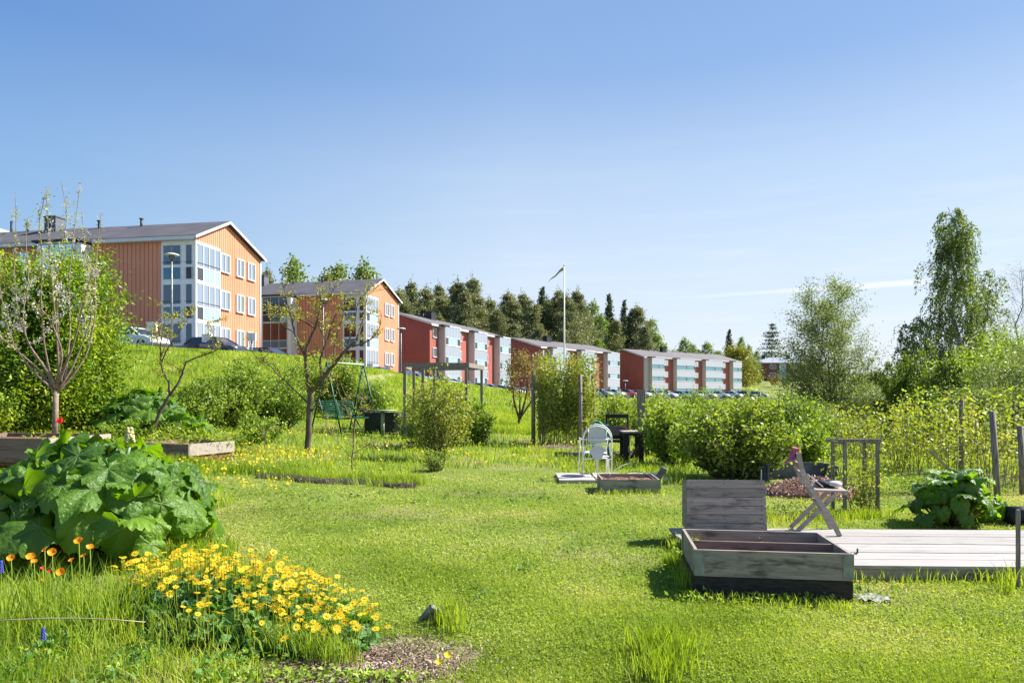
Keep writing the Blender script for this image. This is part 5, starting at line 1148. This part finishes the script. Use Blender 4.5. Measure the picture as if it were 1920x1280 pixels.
# blossoming plum: low fork and long upright shoots, clusters of white flowers below, bare tips above
def plum():
    Y = 11.6; b = GP(104, Y); r = np.random.default_rng(77); t = MB(); fl = []; lf = []
    def pt(px, py, dy): Yk = Y+dy; return np.array(((px-960)/F*Yk-b.x, dy, ZZ(py, Yk)-b.z))
    t.tube([pt(102,840,0), pt(104,780,0), pt(105,732,0)], [.052,.046,.042], 9)
    shoots = [(105,738,[(70,690),(30,655),(-5,630),(-30,560),(-40,500)]),(105,735,[(60,695),(28,650),(10,600),(0,540),(-8,480)]),(104,730,[(92,700),(60,660),(36,600),(26,520),(30,440),(29,360)]),
      (105,728,[(92,695),(82,640),(76,560),(80,480),(72,420),(85,365)]),(107,728,[(110,690),(106,620),(100,560),(92,470),(88,380),(86,350)]),(107,726,[(113,690),(108,600),(104,530),(118,470),(126,400),(115,340)]),
      (110,730,[(135,690),(152,650),(172,600),(168,540),(160,470),(152,390)]),(110,728,[(125,690),(132,620),(128,540),(135,470),(142,410),(150,346)]),(108,735,[(140,700),(165,660),(180,590),(178,520),(184,450),(190,394)]),
      (105,733,[(85,690),(50,640),(42,590),(55,520),(48,450),(52,410)]),(106,720,[(118,660),(95,600),(60,560),(20,540),(0,520)]),(108,722,[(140,640),(158,560),(176,500),(182,460)])]
    for bx, by, pp in shoots:
        dy = r.uniform(-.9, .9); n = len(pp); P = np.array([pt(bx, by, 0)] + [pt(px, py, dy*(i+1)/n) for i, (px, py) in enumerate(pp)])
        tt = np.linspace(0, 1, 5*n+1); ps = along(P, tt); ps[1:-1] += (ps[:-2]+ps[2:]-2*ps[1:-1])*.4; rad = np.interp(tt, [0,.3,1], [.026,.013,.0035]); t.tube(ps, list(rad), 6)
        for k in range(34):          # spurs carrying flowers
            a_ = .38+.62*r.random(); p0 = along(ps, np.array([a_]))[0]; dd = r.normal(size=3); dd /= np.linalg.norm(dd)
            if a_ < .80 and r.random() < .55:
                c = p0 + dd*.035; m_ = r.integers(4, 12); fl.append(c + r.normal(size=(m_,3))*.022)
            if r.random() < .7: lf.append(p0 + r.normal(size=(6,3))*.035)
        for k in range(3):
            a_ = .35+.35*r.random(); p0 = along(ps, np.array([a_]))[0]; dd = r.normal(size=3); dd[2] = abs(dd[2])+.4; dd /= np.linalg.norm(dd); ln = .3+.35*r.random(); c = curve(p0, p0+dd*ln, (0,0,0), 4, r, .03); t.tube(c, [.006,.005,.004,.002], 4, cap=False)
            for z in range(5): q = along(c, np.array([.2+.8*r.random()]))[0]; fl.append(q + r.normal(size=(r.integers(5,14),3))*.026)
    e_ = empty('plum_tree', b, 'slender young plum tree in white blossom with long bare shoots, at the left', 'tree'); t.build('trunk', M_barkpale, e_)
    np_mesh('blossom', leaves_np(np.concatenate(fl), .026, r, .95, .2), 4, LM['white'], e_); np_mesh('leaves', leaves_np(np.concatenate(lf), .042, r, .5, .3), 4, LM['spring'], e_)
plum()
p = GP(108, 16); plant('cherry_bush', broadleaf((ZZ(470,16)-p.z)*1.04, 1.22, .3, 170, 20, 19, .095, 410, .06, multi=7, tl=.48, spread=.45, lift=.8, wob=.05, aspect=.42, prof=lambda v: .55+.55*math.sin(math.pi*(.12+.8*v)) if v < .8 else .75-.9*(v-.8)), p, 'big dense leafy bush behind the blossoming plum tree', 'bush', None, 0, M_bark, LM['cherry'])
p = GP(20, 15); plant('cherry_bush', broadleaf(ZZ(700,15)-p.z, .9, .3, 36, 12, 13, .08, 411, .04, multi=4, tl=.4, spread=.4, lift=.8, aspect=.42), p, 'lower leafy bush at the left edge under the plum tree', 'bush', None, 0, M_bark, LM['cherry'])

# ------------------------------------------------------------------ rhubarb
def rleaf(s, r, nr=7, na=56):
    ph = r.random(8)*6.28; V = [(0,0,0)]; th = np.linspace(-math.pi, math.pi, na, endpoint=False); k1 = r.uniform(.05,.13); cup = r.uniform(-.25,.35); fold = r.uniform(.0,.30); dr = r.uniform(.15,.55); ln_ = r.uniform(.9,1.25)
    for i in range(1, nr+1):
        q = i/nr
        for t in th:
            rad = s*(.64+.12*math.cos(t)+.03*math.cos(3*t)) * (1-.72*math.exp(-((abs(t)-math.pi)/.30)**2)); rad *= 1 + q*q*(.03*math.sin(6*t+ph[0])+.03*math.sin(13*t+ph[1])+.035*math.sin(21*t+ph[4]))
            x, y = rad*q*math.cos(t)*ln_, rad*q*math.sin(t)
            z = s*(k1*q*q*math.sin(5*t+ph[2]) + .06*q**3*math.sin(8*t+ph[3]) + .055*q**4*math.sin(19*t+ph[5]) + .035*math.sqrt(q)*(abs(math.sin(3.5*t+.1*math.sin(ph[6])))-.5)) - s*dr*(x/s)**2*(x > 0) + fold*abs(y) - s*.35*(y/s)**2 + cup*s*.2*q*q - .10*s*q**3*(1+math.sin(3*t+ph[7]))
            V.append((x, y, z))
    Fc = [(0, 1+j, 1+(j+1) % na) for j in range(na)]
    for i in range(nr-1):
        for j in range(na): a = 1+i*na; Fc.append((a+j, a+na+j, a+na+(j+1) % na, a+(j+1) % na))
    return np.array(V), Fc
def rhubarb(loc, R, H, n, s, label, seed, flower=False, skip=None):
    r = np.random.default_rng(seed); e_ = empty('rhubarb_plant', loc, label, 'rhubarb'); lf = MB(); stx = MB()
    vein = MB()
    for k in range(n):
        q = math.sqrt((k+.5)/n); an = k*2.39996+r.random()*.5; px, py = R*q*math.cos(an), R*q*math.sin(an)*.85; hz = H*math.sqrt(max(.03, 1-.95*q*q))*(.80+.25*r.random())
        out = Vector((math.cos(an), math.sin(an), 0)); tilt = .15+1.05*q+r.normal()*.42
        xa = (out*math.cos(tilt) + Vector((0,0,-math.sin(tilt)))).normalized(); xa = (xa + Vector(r.normal(size=3)*.30)).normalized()
        zn = (out*math.sin(tilt) + Vector((0,0,math.cos(tilt)))); zn = (zn - xa*zn.dot(xa)).normalized(); ya = zn.cross(xa)
        M = Matrix(((xa.x,ya.x,zn.x,px),(xa.y,ya.y,zn.y,py),(xa.z,ya.z,zn.z,hz),(0,0,0,1)))
        sz = s*(.50+.75*r.random()); V, Fc = rleaf(sz, r); Vw = [M @ Vector(v) for v in V]; Vw = [Vector((v.x, v.y, max(v.z, .01))) for v in Vw]; lf.add(Vw, Fc, 0, True)
        for a_ in (-2.1,-1.3,-.62,0,.62,1.3,2.1):
            j = int(round((a_+math.pi)/(2*math.pi)*56)) % 56; pts = [Vw[0]]+[Vw[1+i*56+j] for i in range(6)]; vein.tube([v+zn*.001 for v in pts], [.0042,.0036,.003,.0024,.0018,.0012,.0008], 4, cap=False)
        b0 = Vector((px*.15, py*.15, 0)); c = curve(b0, (px, py, hz), (px*.15, py*.15, hz*.1), 5); stx.tube(c, [.016,.014,.012,.010,.008], 6)
    lf.build('leaves', LM['rhub'], e_); vein.build('veins', mat('leaf_vein', G(.13,.22,.05), .5), e_); stx.build('stalks', mat('rhubarb_stalk', G(.25,.13,.06), .45, col2=G(.14,.18,.04), scale=6), e_)
    if flower:
        b = MB(); fx = (268-205)/F*6.4; b.tube([(fx*.4,-.1,.3),(fx*.95,-.1,H*.9),(fx,-.1,ZZ(835,6.4)-loc[2])], [.02,.016,.013], 6); fb = MB(); zc = ZZ(813,6.4)-loc[2]
        for k in range(46): a_, q_ = r.random()*6.28, r.random(); fb.ball((fx+.035*math.cos(a_)*(1-q_*.5), -.1+.035*math.sin(a_)*(1-q_*.5), zc-.06+.12*q_), .018, 1, 1, 6, 0, .3)
        b.build('flower_stalk', M_palegreen, e_); fb.build('flower_bud', mat('rhubarb_bud', G(.50,.48,.22), .8, var=.3, scale=30), e_)
    return e_
rhubarb(GP(190, 6.3), 1.02, 1.04, 122, .305, 'huge rhubarb plant in the left foreground with one pale flower bud', 501, True)
rhubarb(GP(10, 6.7), .70, .62, 44, .31, 'second rhubarb clump cut by the left edge beside the huge one', 502)
rhubarb(GP(268, 16.2), 1.0, 1.05, 60, .40, 'rhubarb plant behind the raised beds, left of the crooked tree', 503)
rhubarb(GP(345, 16.0), .7, .6, 22, .38, 'low rhubarb plant right of the crooked tree foot', 506)
rhubarb(GP(1785, 7.85), .42, .62, 52, .22, 'rhubarb plant behind the deck on the right', 504)
rhubarb(GP(1845, 8.1), .26, .30, 14, .17, 'low small rhubarb just right of the one behind the deck', 505)
# ------------------------------------------------------------------ flowers of the foreground
def daisy(R=.03, n=13):
    b = MB()
    for k in range(n):
        a_ = 6.283*k/n+.1*random.random(); c, s = math.cos(a_), math.sin(a_); w_ = R*.14; up_ = random.uniform(.0,.22)*R
        b.add([(c*R*.15,s*R*.15,0),(c*R*.6-s*w_,s*R*.6+c*w_,up_*.6),(c*R,s*R,up_*.6),(c*R*.6+s*w_,s*R*.6-c*w_,up_*.6)], [(0,1,2,3)], 0)
    b.ball((0,0,R*.08), R*.24, 1, .45, 8, 1); return b
rD = random.Random(21); E0 = Vector((-1.80, 4.50)); EU = Vector((1.86,-1.02)).normalized(); EV = Vector((-EU.y, EU.x))
base = Vector((E0.x, E0.y, T(E0.x, E0.y))); dor = empty('yellow_daisy_clump', base, 'big clump of yellow daisies with heart shaped leaves in the foreground', 'flowers')
M_eye = mat('daisy_eye', G(.55,.28,.01), .8)
proto = None; st = MB(); heads = []
while len(heads) < 600:
    q = math.sqrt(rD.random()); a_ = rD.random()*6.283; uu, vv = q*math.cos(a_)*1.10, q*math.sin(a_)*.44
    uu += rD.gauss(0,.06); vv += rD.gauss(0,.07)
    h = (.30 + .17*rD.random())*(1-.42*max(0, (uu+.35)/1.4)) * (1 - .35*q*q) + .02
    if vv < -.30 and rD.random() < .6: continue
    p2 = E0 + EU*uu + EV*vv; heads.append((p2.x-base.x, p2.y-base.y, h, uu, vv))
heads.sort(key=lambda t: (t[1]+base.y))
rest = MB()
for k, (x, y, h, uu, vv) in enumerate(heads):
    st.tube([(x*.93,y*.93,.02),(x*.98,y*.98,h*.6),(x,y,h)], .0022, 3, 0, False)
    M = Matrix.Translation((x,y,h)) @ Matrix.Rotation(rD.uniform(-.5,.9), 4, 'X') @ Matrix.Rotation(rD.uniform(-.3,.5), 4, 'Y') @ Matrix.Rotation(rD.random()*6, 4, 'Z') @ Matrix.Scale(rD.uniform(.6,1.2), 4)
    if k < 100:
        if proto is None: proto = daisy(.027).build('flower', [LM['yellow'], M_eye], dor); o = proto
        else: o = proto.copy(); C.objects.link(o); o.parent = dor
        o.matrix_local = M
    else:
        d = daisy(.027); b0 = len(rest.v); rest.v += [tuple(M @ Vector(v)) for v in d.v]; rest.f += [tuple(i+b0 for i in f) for f in d.f]; rest.m += d.m; rest.sm += d.sm
tag(rest.build('flowers', [LM['yellow'], M_eye], dor), kind='stuff'); st.build('stems', LM['tall'], dor)
r = np.random.default_rng(31); n = 2300; q = np.sqrt(r.random(n)); a_ = r.random(n)*6.283; uu = q*np.cos(a_)*1.08; vv = q*np.sin(a_)*.50; hh = (.25*(1-.45*np.clip((uu+.35)/1.4,0,1)))*np.sqrt(np.clip(1-.85*q*q,.05,1))*(.35+.65*r.random(n)**.6)+.01
X = E0.x+EU.x*uu+EV.x*vv; Y = E0.y+EU.y*uu+EV.y*vv
def heartleaves(P, size, r, up=.8):
    n = len(P); nrm = r.normal(size=(n,3))*.6; nrm[:,2] += up; nrm[:,1] -= .25; nrm /= np.linalg.norm(nrm,axis=1)[:,None]; ax = r.normal(size=(n,3)); ax[:,2] -= .3; ax -= nrm*(ax*nrm).sum(1)[:,None]; ax /= np.linalg.norm(ax,axis=1)[:,None]; sd_ = np.cross(nrm,ax); s = (size*(.6+.8*r.random(n)))[:,None]
    sh = [(0,0,0),(-.12,.30,.10),(.12,.50,.14),(.50,.44,.10),(.80,.22,.02),(1.0,0,-.10),(.80,-.22,.02),(.50,-.44,.10),(.12,-.50,.14),(-.12,-.30,.10)]
    return np.stack([P+ax*s*a+sd_*s*b+nrm*s*c for a,b,c in sh], 1).reshape(-1,3)
HF = [[0,1,2,3],[0,3,4,5],[0,5,6,7],[0,7,8,9]]
HF = [[0,3,2,1],[0,5,4,3],[0,7,6,5],[0,9,8,7]]
np_mesh('leaves', heartleaves(np.stack([X-base.x, Y-base.y, hh],1), .062, r), 10, LM['doro'], dor, HF)
# poppies, marigolds, tulip, grape hyacinths: every flower its own thing
def poppy(px, py, Y, R, label, m='orange', tilt=(.3,0), group='orange poppies in the left foreground'):
    R *= .80; x = (px-960)/F*Y; z = ZZ(py, Y); g = T(x, Y); e_ = empty('poppy' if m != 'marigold' else 'marigold', (x, Y, g), label, 'flower', group); h = z-g
    MB().tube([(rD.uniform(-.06,.06), rD.uniform(-.04,.04), 0), (0,.01,h*.6), (0,0,h)], .0028, 4).build('stem', LM['tall'], e_)
    b = MB(); rings = 4; nn = 20; vs = [(0,0,0)]
    for i in range(1, rings+1):
        q = i/rings
        for j in range(nn): t = 6.283*j/nn; k_ = 1-.10*abs(math.sin(2*t)); vs.append((R*q*k_*math.cos(t), R*q*k_*math.sin(t), R*.42*q**2+R*.06*math.sin(5*t+px)*q))
    b.add(vs, [(0,1+j,1+(j+1)%nn) for j in range(nn)]+[(1+i*nn+j,1+(i+1)*nn+j,1+(i+1)*nn+(j+1)%nn,1+i*nn+(j+1)%nn) for i in range(rings-1) for j in range(nn)], 0, True)
    o = b.build('petals', LM[m if m in LM else 'orange'], e_); MB().ball((0,0,R*.12), R*.22, 1, .8, 8).build('flower_centre', M_eye, e_)
    o.matrix_local = Matrix.Translation((0,0,h)) @ Matrix.Rotation(tilt[0],4,'X') @ Matrix.Rotation(tilt[1],4,'Y')
    for ch in e_.children:
        if ch.name.startswith('flower_centre'): ch.matrix_local = o.matrix_local.copy()
for k, (px, py, R, m, lab) in enumerate([(21,1046,.030,'orange','orange poppy nearest the left edge'),(58,1044,.036,'orange','large orange poppy, second from the left edge'),(64,1053,.028,'orange','orange poppy tucked under the large second one'),(84,1031,.020,'orange','small half hidden orange poppy left of the upright one'),(98,1035,.034,'orange','upright orange poppy in the middle of the left group'),
   (148,1014,.034,'orange','topmost orange poppy of the foreground'),(169,1026,.030,'orange','orange poppy just right of and below the topmost'),(157,1042,.026,'orange','orange poppy below the topmost one'),(134,1050,.022,'orange','small orange poppy left below the topmost one'),(114,1072,.034,'orange','lowest large orange poppy of the foreground'),(80,1065,.016,'red','tiny red orange poppy bud, left one of two'),(93,1071,.017,'red','tall narrow red poppy bud, right one of two'),(81,1085,.015,'orange','smallest orange poppy, low in the grass')]):
    poppy(px, py, 4.15+.25*((k*7)%5)/5, R, lab, m, (rD.uniform(.35,1.0), rD.uniform(-.4,.4)))
poppy(822,1241,3.58,.024,'small orange yellow marigold in the mulch, left of the pair','yellow',(.5,.1),'marigolds in the mulch'); poppy(839,1229,3.62,.027,'larger orange yellow marigold in the mulch, right of the pair','yellow',(.5,.2),'marigolds in the mulch')
for px, py, Y, lab in ((2,1062,4.0,'blue grape hyacinth at the left edge'),(81,1187,3.85,'blue grape hyacinth in the grass below the poppies')):
    x = (px-960)/F*Y; z = ZZ(py, Y); g = T(x, Y); e_ = empty('grape_hyacinth', (x,Y,g), lab, 'flower'); b = MB()
    for k in range(46): q = k/46; a_ = k*2.4; rr_ = .011*(1-.6*q); b.ball((rr_*math.cos(a_), rr_*math.sin(a_), z-g-.035+.07*q), .0045, 1, 1, 5)
    b.build('bells', LM['blue'], e_); MB().tube([(.0,0,0),(0,0,z-g+.02)], .002, 4).build('stem', LM['tall'], e_)
Y = 9.4; x = (112-960)/F*Y; z = ZZ(789, Y); g = T(x, Y); e_ = empty('tulip', (x,Y,g), 'single red tulip beside the plum tree trunk', 'flower')
b = MB()
for k in range(6):
    a_ = k*1.047; c, s = math.cos(a_), math.sin(a_); R = .03 if k % 2 else .026; b.add([(0,0,0),(c*R-s*.02,s*R+c*.02,.03),(c*R*1.05-s*.012,s*R*1.05+c*.012,.062),(c*R*.95,s*R*.95,.085),(c*R*1.05+s*.012,s*R*1.05-c*.012,.062),(c*R+s*.02,s*R-c*.02,.03)], [(0,1,2,3,4,5)], 0, True)
o = b.build('petals', LM['red'], e_); o.location = (0,0,z-g-.04); o.scale = (1.15,1.15,1.1); MB().tube([(0,0,0),(0,0,z-g-.03)], .004, 4).build('stem', LM['tall'], e_)

# ------------------------------------------------------------------ grass, weeds, mulch litter
BF = [[0,1,2,4],[4,2,3]]
def grass(name, label, X, Y, h, wd, lean, lm, two=True, dz=None):
    keep = ~blocked(X, Y); X, Y = X[keep], Y[keep]; h = h[keep] if not np.isscalar(h) else h; wd = wd[keep] if not np.isscalar(wd) else wd
    V = blades(X, Y, h, wd, lean, two); return tag(np_mesh(name, V, 5 if two else 3, LM[lm], None, BF if two else None), label, None, None, 'stuff')
mulch = lambda X, Y: ((X+.78-.35*(Y-3.7))/.52)**2 + ((Y-3.78)/.42)**2 < 1+.3*pnoise(X, Y, 9)
X, Y = sample_ground(640000, 3.1, 21, .75); k = mown(X, Y) & ~(mulch(X, Y) & (rng.random(len(X)) < .85)); X, Y = X[k], Y[k]
dens = pnoise(X, Y, 1.3, 2)*.5+.5; dry = np.clip(pnoise(X, Y, .9, 6)+.45*pnoise(X, Y, 3.1, 9)-.08, 0, 1); k = rng.random(len(X)) < (.45+.55*dens)*(1-.93*dry); X, Y = X[k], Y[k]
hn = .5+.5*pnoise(X, Y, 2.3, 5)
grass('lawn_grass', 'short mown lawn grass over the middle of the garden', X, Y, (.014+.028*rng.random(len(X)))*(.7+.6*hn), .0032+.0007*Y, 1.1, 'lawn', False)
X, Y = sample_ground(170000, 3.1, 13, .75); k = mown(X, Y) & ~blocked(X, Y) & ~mulch(X, Y); X, Y = X[k], Y[k]
P = np.stack([X, Y, terrain(X, Y)+.006+.016*rng.random(len(X))], 1)
tag(np_mesh('clover', leaves_np(P, .010+.0028*Y*rng.random(len(X)), rng, .8, .9), 4, LM['lawn'], None), 'small clover and moss leaves among the mown grass', None, None, 'stuff')
# longer unmown grass
X, Y = sample_ground(300000, 3.2, 32, .75); k = ~mown(X, Y) & ~mulch(X, Y); X, Y = X[k], Y[k]
near = Y < 5.7; hn = .5+.5*pnoise(X, Y, 1.9, 3); k = rng.random(len(X)) < np.where(near, .18+.40*hn, .55+.45*hn); X, Y, near, hn = X[k], Y[k], near[k], hn[k]
h = np.where(near, (.03+.15*rng.random(len(X))**2)*(.6+.8*hn), (.05+.10*rng.random(len(X)))*(.5+.9*hn)+.002*Y)
grass('long_grass', 'long unmown grass round the beds and bushes', X, Y, h, .0035+.00075*Y, .6, 'tall')
# slope bank grass
X, Y = sample_ground(330000, 24, 80, .6); X = X-4; d, _, s_ = crest(X, Y); k = ((s_ < 0) | (d < 1.5)) & (X < 6); X, Y = X[k], Y[k]
grass('bank_grass', 'tall bright grass on the bank below the car park', X, Y, (.12+.22*rng.random(len(X)))*(.7+.5*pnoise(X, Y, .5, 1)**2)*np.clip(.35+.12*crest(X, Y)[0], .35, 1), .0012*Y, .5, 'tall', False)
# far meadow right of the crest line
X, Y = sample_ground(60000, 60, 260, .6); d, _, s_ = crest(X, Y); k = (((s_ < 0) | (d > 20)) & (X > 6)); X, Y = X[k], Y[k]
grass('meadow_grass', 'distant meadow grass beyond the garden', X, Y, .25+.2*rng.random(len(X)), .0012*Y, .5, 'lawn', False)
# taller tufts: along the deck, planter, foreground and the flower clump
def tufts(name, label, spots, lm='tall'):
    Xs, Ys, Hs = [], [], []
    for px, Y_, n_, sp, h_ in spots:
        x = (px-960)/F*Y_; Xs.append(x + rng.normal(size=n_)*sp); Ys.append(Y_ + rng.normal(size=n_)*sp*.7); Hs.append(h_*(.45+.65*rng.random(n_)))
    X, Y, H = map(np.concatenate, (Xs, Ys, Hs)); V = blades(X, Y, H, .0045+.0004*Y, .45, True); tag(np_mesh(name, V, 5, LM[lm], None, BF), label, None, None, 'stuff')
sp = [(840,4.45,140,.05,.24),(850,4.3,60,.05,.20),(1245,3.95,420,.10,.20),(1250,3.7,200,.09,.18),(1230,3.6,160,.08,.14)]
sp += [(1285,5.3+.25*k,70,.05,.16) for k in range(3)] + [(1262,5.9,160,.05,.16),(1270,6.5,110,.05,.14)] + [(1300+28*k,4.97-.018*k,26,.05,.09) for k in range(11)]
sp += [(1600+32*k,5.42,int(12+40*rng.random()**2),.05,.08+.07*rng.random()) for k in range(11)] + [(1905,5.3,60,.06,.22),(1895,5.1,40,.05,.20)]
sp += [(300+45*k,4.15-.05*k,36,.10,.24) for k in range(8)] + [(500+25*k,3.95-.03*k,40,.05,.22) for k in range(7)] + [(10+32*k,4.25+.12*(k%3),46,.07,.46-.1*(k%2)) for k in range(9)] + [(20+47*k,3.95+.1*(k%3),24,.07,.30) for k in range(8)] + [(60+70*k,3.6,50,.12,.16) for k in range(6)]
sp += [(1130+18*k,10.25,40,.07,.10) for k in range(7)] + [(1165,11.4,260,.05,.26)] + [(1400+20*k,8.0+.15*(k%3),40,.09,.14) for k in range(12)] + [(1560+16*k,8.3,50,.09,.14) for k in range(7)]
sp += [(280+14*k,12.0,60,.08,.22) for k in range(10)] + [(10+26*k,9.3,30,.08,.22) for k in range(5)] + [(960+14*k,17,50,.12,.2) for k in range(9)] + [(430+24*k,11.5+.2*(k%3),120,.16,.20) for k in range(5)]
tufts('grass_tufts', 'taller grass tufts round the planters, deck and flowers', sp)
tufts('spring_onion_tuft' if False else 'bank_tufts', 'tall tufts along the unmown strip in the lawn', [(505+23*k,11.4+.12*(k%2),150,.12,.20) for k in range(13)])
# weeds and bed plants
def weeds(name, label, spots, lm, ls, seed, asp=.4):
    r = np.random.default_rng(seed); P = []
    for px, Y_, n_, sx_, h_ in spots:
        x = (px-960)/F*Y_; q = r.normal(size=(n_,3)); zz_ = r.random(n_); q[:,0] = x+q[:,0]*sx_*(1-.4*zz_); q[:,1] = Y_+q[:,1]*sx_*.7; q[:,2] = h_*zz_**.8; q[:,2] += terrain(q[:,0], q[:,1]); P.append(q)
    P = np.concatenate(P); tag(np_mesh(name, leaves_np(P, ls, r, asp, .35), 4, LM[lm], None), label, None, None, 'stuff')
weeds('bed_plants', 'leafy plants filling the raised beds and the strip behind them', [(285+17*k,12.75+.2*(k%3),90,.14,.42+.3*((k*5)%4)/4) for k in range(9)]+[(60+22*k,10.3,70,.14,.60) for k in range(5)]+[(190+20*k,14.2,130,.22,.35+.3*((k*5)%4)/4) for k in range(9)]+[(360+24*k,15.4,120,.2,.4) for k in range(6)], 'tall', .085, 61, .28)
weeds('ground_weeds', 'broad weeds in the foreground grass', [(20+40*k,3.6+.17*(k%5),170,.13,.06) for k in range(15)]+[(430+36*k,3.55,60,.07,.06) for k in range(10)]+[(1290+26*k,4.95,26,.06,.06) for k in range(11)]+[(1262,5.4,70,.05,.16),(1268,6.1,60,.05,.12),(1262,6.7,60,.05,.15)]+[(1430+30*k,8.6,80,.14,.16) for k in range(4)]+[(1650+18*k,10.4,150,.16,.26) for k in range(5)], 'bush', .034, 62, .55)
weeds('dark_weeds', 'dark green broad leaved weeds in the left foreground', [(25+37*k,3.5+.23*(k%5),46,.09,.10) for k in range(13)]+[(600+60*k,9.5+.4*(k%3),24,.10,.04) for k in range(8)]+[(900+90*k,5.2+.7*(k%4),22,.12,.03) for k in range(9)], 'doro', .045, 63, .6)
# dry straw and bark chips
X, Y = sample_ground(26000, 3.3, 5.6, 1.0); k = ((X < -.36*Y) | mulch(X, Y)); X, Y = X[k], Y[k]
grass('dry_straw', 'dry straw lying in the foreground grass', X, Y, .008+.03*rng.random(len(X)), .004, 3.5, 'straw', True)
X = -.78 + rng.normal(size=9000)*.30; Y = 3.74 + rng.normal(size=9000)*.22; X = np.concatenate([X, rng.uniform(-2.4,-.5,3800)]); Y = np.concatenate([Y, rng.uniform(3.35,3.75,3800)]); k = ~blocked(X, Y); X, Y = X[k], Y[k]
P = np.stack([X, Y, terrain(X, Y)+.004+.018*rng.random(len(X))], 1)
LM['chips'] = leafmat('bark_chips', [G(.10,.06,.05), G(.22,.14,.11), G(.38,.27,.22), G(.60,.50,.44)], .02, clump=6, tcol=(1,1,1))
tag(np_mesh('bark_chips', leaves_np(P, .020, rng, .45, 1.2), 4, LM['chips'], None), 'bark chips on the bare soil beside the yellow flowers', None, None, 'stuff')
X, Y = sample_ground(60000, 3.3, 12, .75); k = mown(X, Y) & ~blocked(X, Y) & (np.clip(pnoise(X, Y, .9, 6)+.45*pnoise(X, Y, 3.1, 9)+.15, 0, 1) > rng.random(len(X))); X, Y = X[k], Y[k]
grass('dead_thatch', 'dead dry thatch showing through the worn lawn', X, Y, .006+.012*rng.random(len(X)), .003+.0006*Y, 2.8, 'straw', False)
P = []
for px, Y_, rx_, ry_, h_ in ((1525,10.2,.78,.5,.26),(1045,17.6,.7,.35,.18)):
    q = np.sqrt(rng.random(1500)); a_ = rng.random(1500)*6.283; x_ = (px-960)/F*Y_; X = x_+rx_*q*np.cos(a_)*1.08; Y = Y_+ry_*q*np.sin(a_)*1.08; P.append(np.stack([X, Y, T(x_, Y_)+np.maximum(h_*(1-q*q), 0)+.01], 1))
tag(np_mesh('wood_chips', leaves_np(np.concatenate(P), .032, rng, .5, .8), 4, LM['chips'], None), 'wood chips lying on the two mulch heaps', None, None, 'stuff')
ds = MB(); ds.tube(curve((-3.05,3.9,.20),(-2.15,4.0,.17),(0,0,.05)).tolist(), .0035, 5); o = ds.build('dry_stalk', LM['straw'], None); tag(o, 'long dry pale stalk across the grass below the poppies', 'stalk')
# dandelions, too many to count
X, Y = sample_ground(5200, 9.5, 34, .8); pn_ = pnoise(X, Y, .9, 4)+pnoise(X, Y, 2.7, 8)*.5; k = (pn_ > .15) & ((Y > 13) | (X < -3.2)) & (X < 2.2) & ~blocked(X, Y); X, Y = X[k], Y[k]
X2 = -5.2+rng.normal(size=420)*1.0; Y2 = 13.4+rng.normal(size=420)*1.1; X = np.concatenate([X, X2]); Y = np.concatenate([Y, Y2]); n = len(X)
P = np.stack([X, Y, terrain(X, Y)+.09+.09*rng.random(n)], 1); nn = 7; t = np.arange(nn)/nn*6.283; s_ = (.009+.0008*Y)*(.6+.6*rng.random(n)); tl_ = rng.normal(size=(n,2))*.35
V = np.stack([P + np.stack([s_*math.cos(a)*1, s_*math.sin(a), s_*(tl_[:,0]*math.cos(a)+(tl_[:,1]-.5)*math.sin(a))*-1],1) for a in t], 1).reshape(-1,3)
tag(np_mesh('dandelions', V, nn, LM['dandelion'], None), 'yellow dandelions scattered over the unmown grass', None, None, 'stuff')
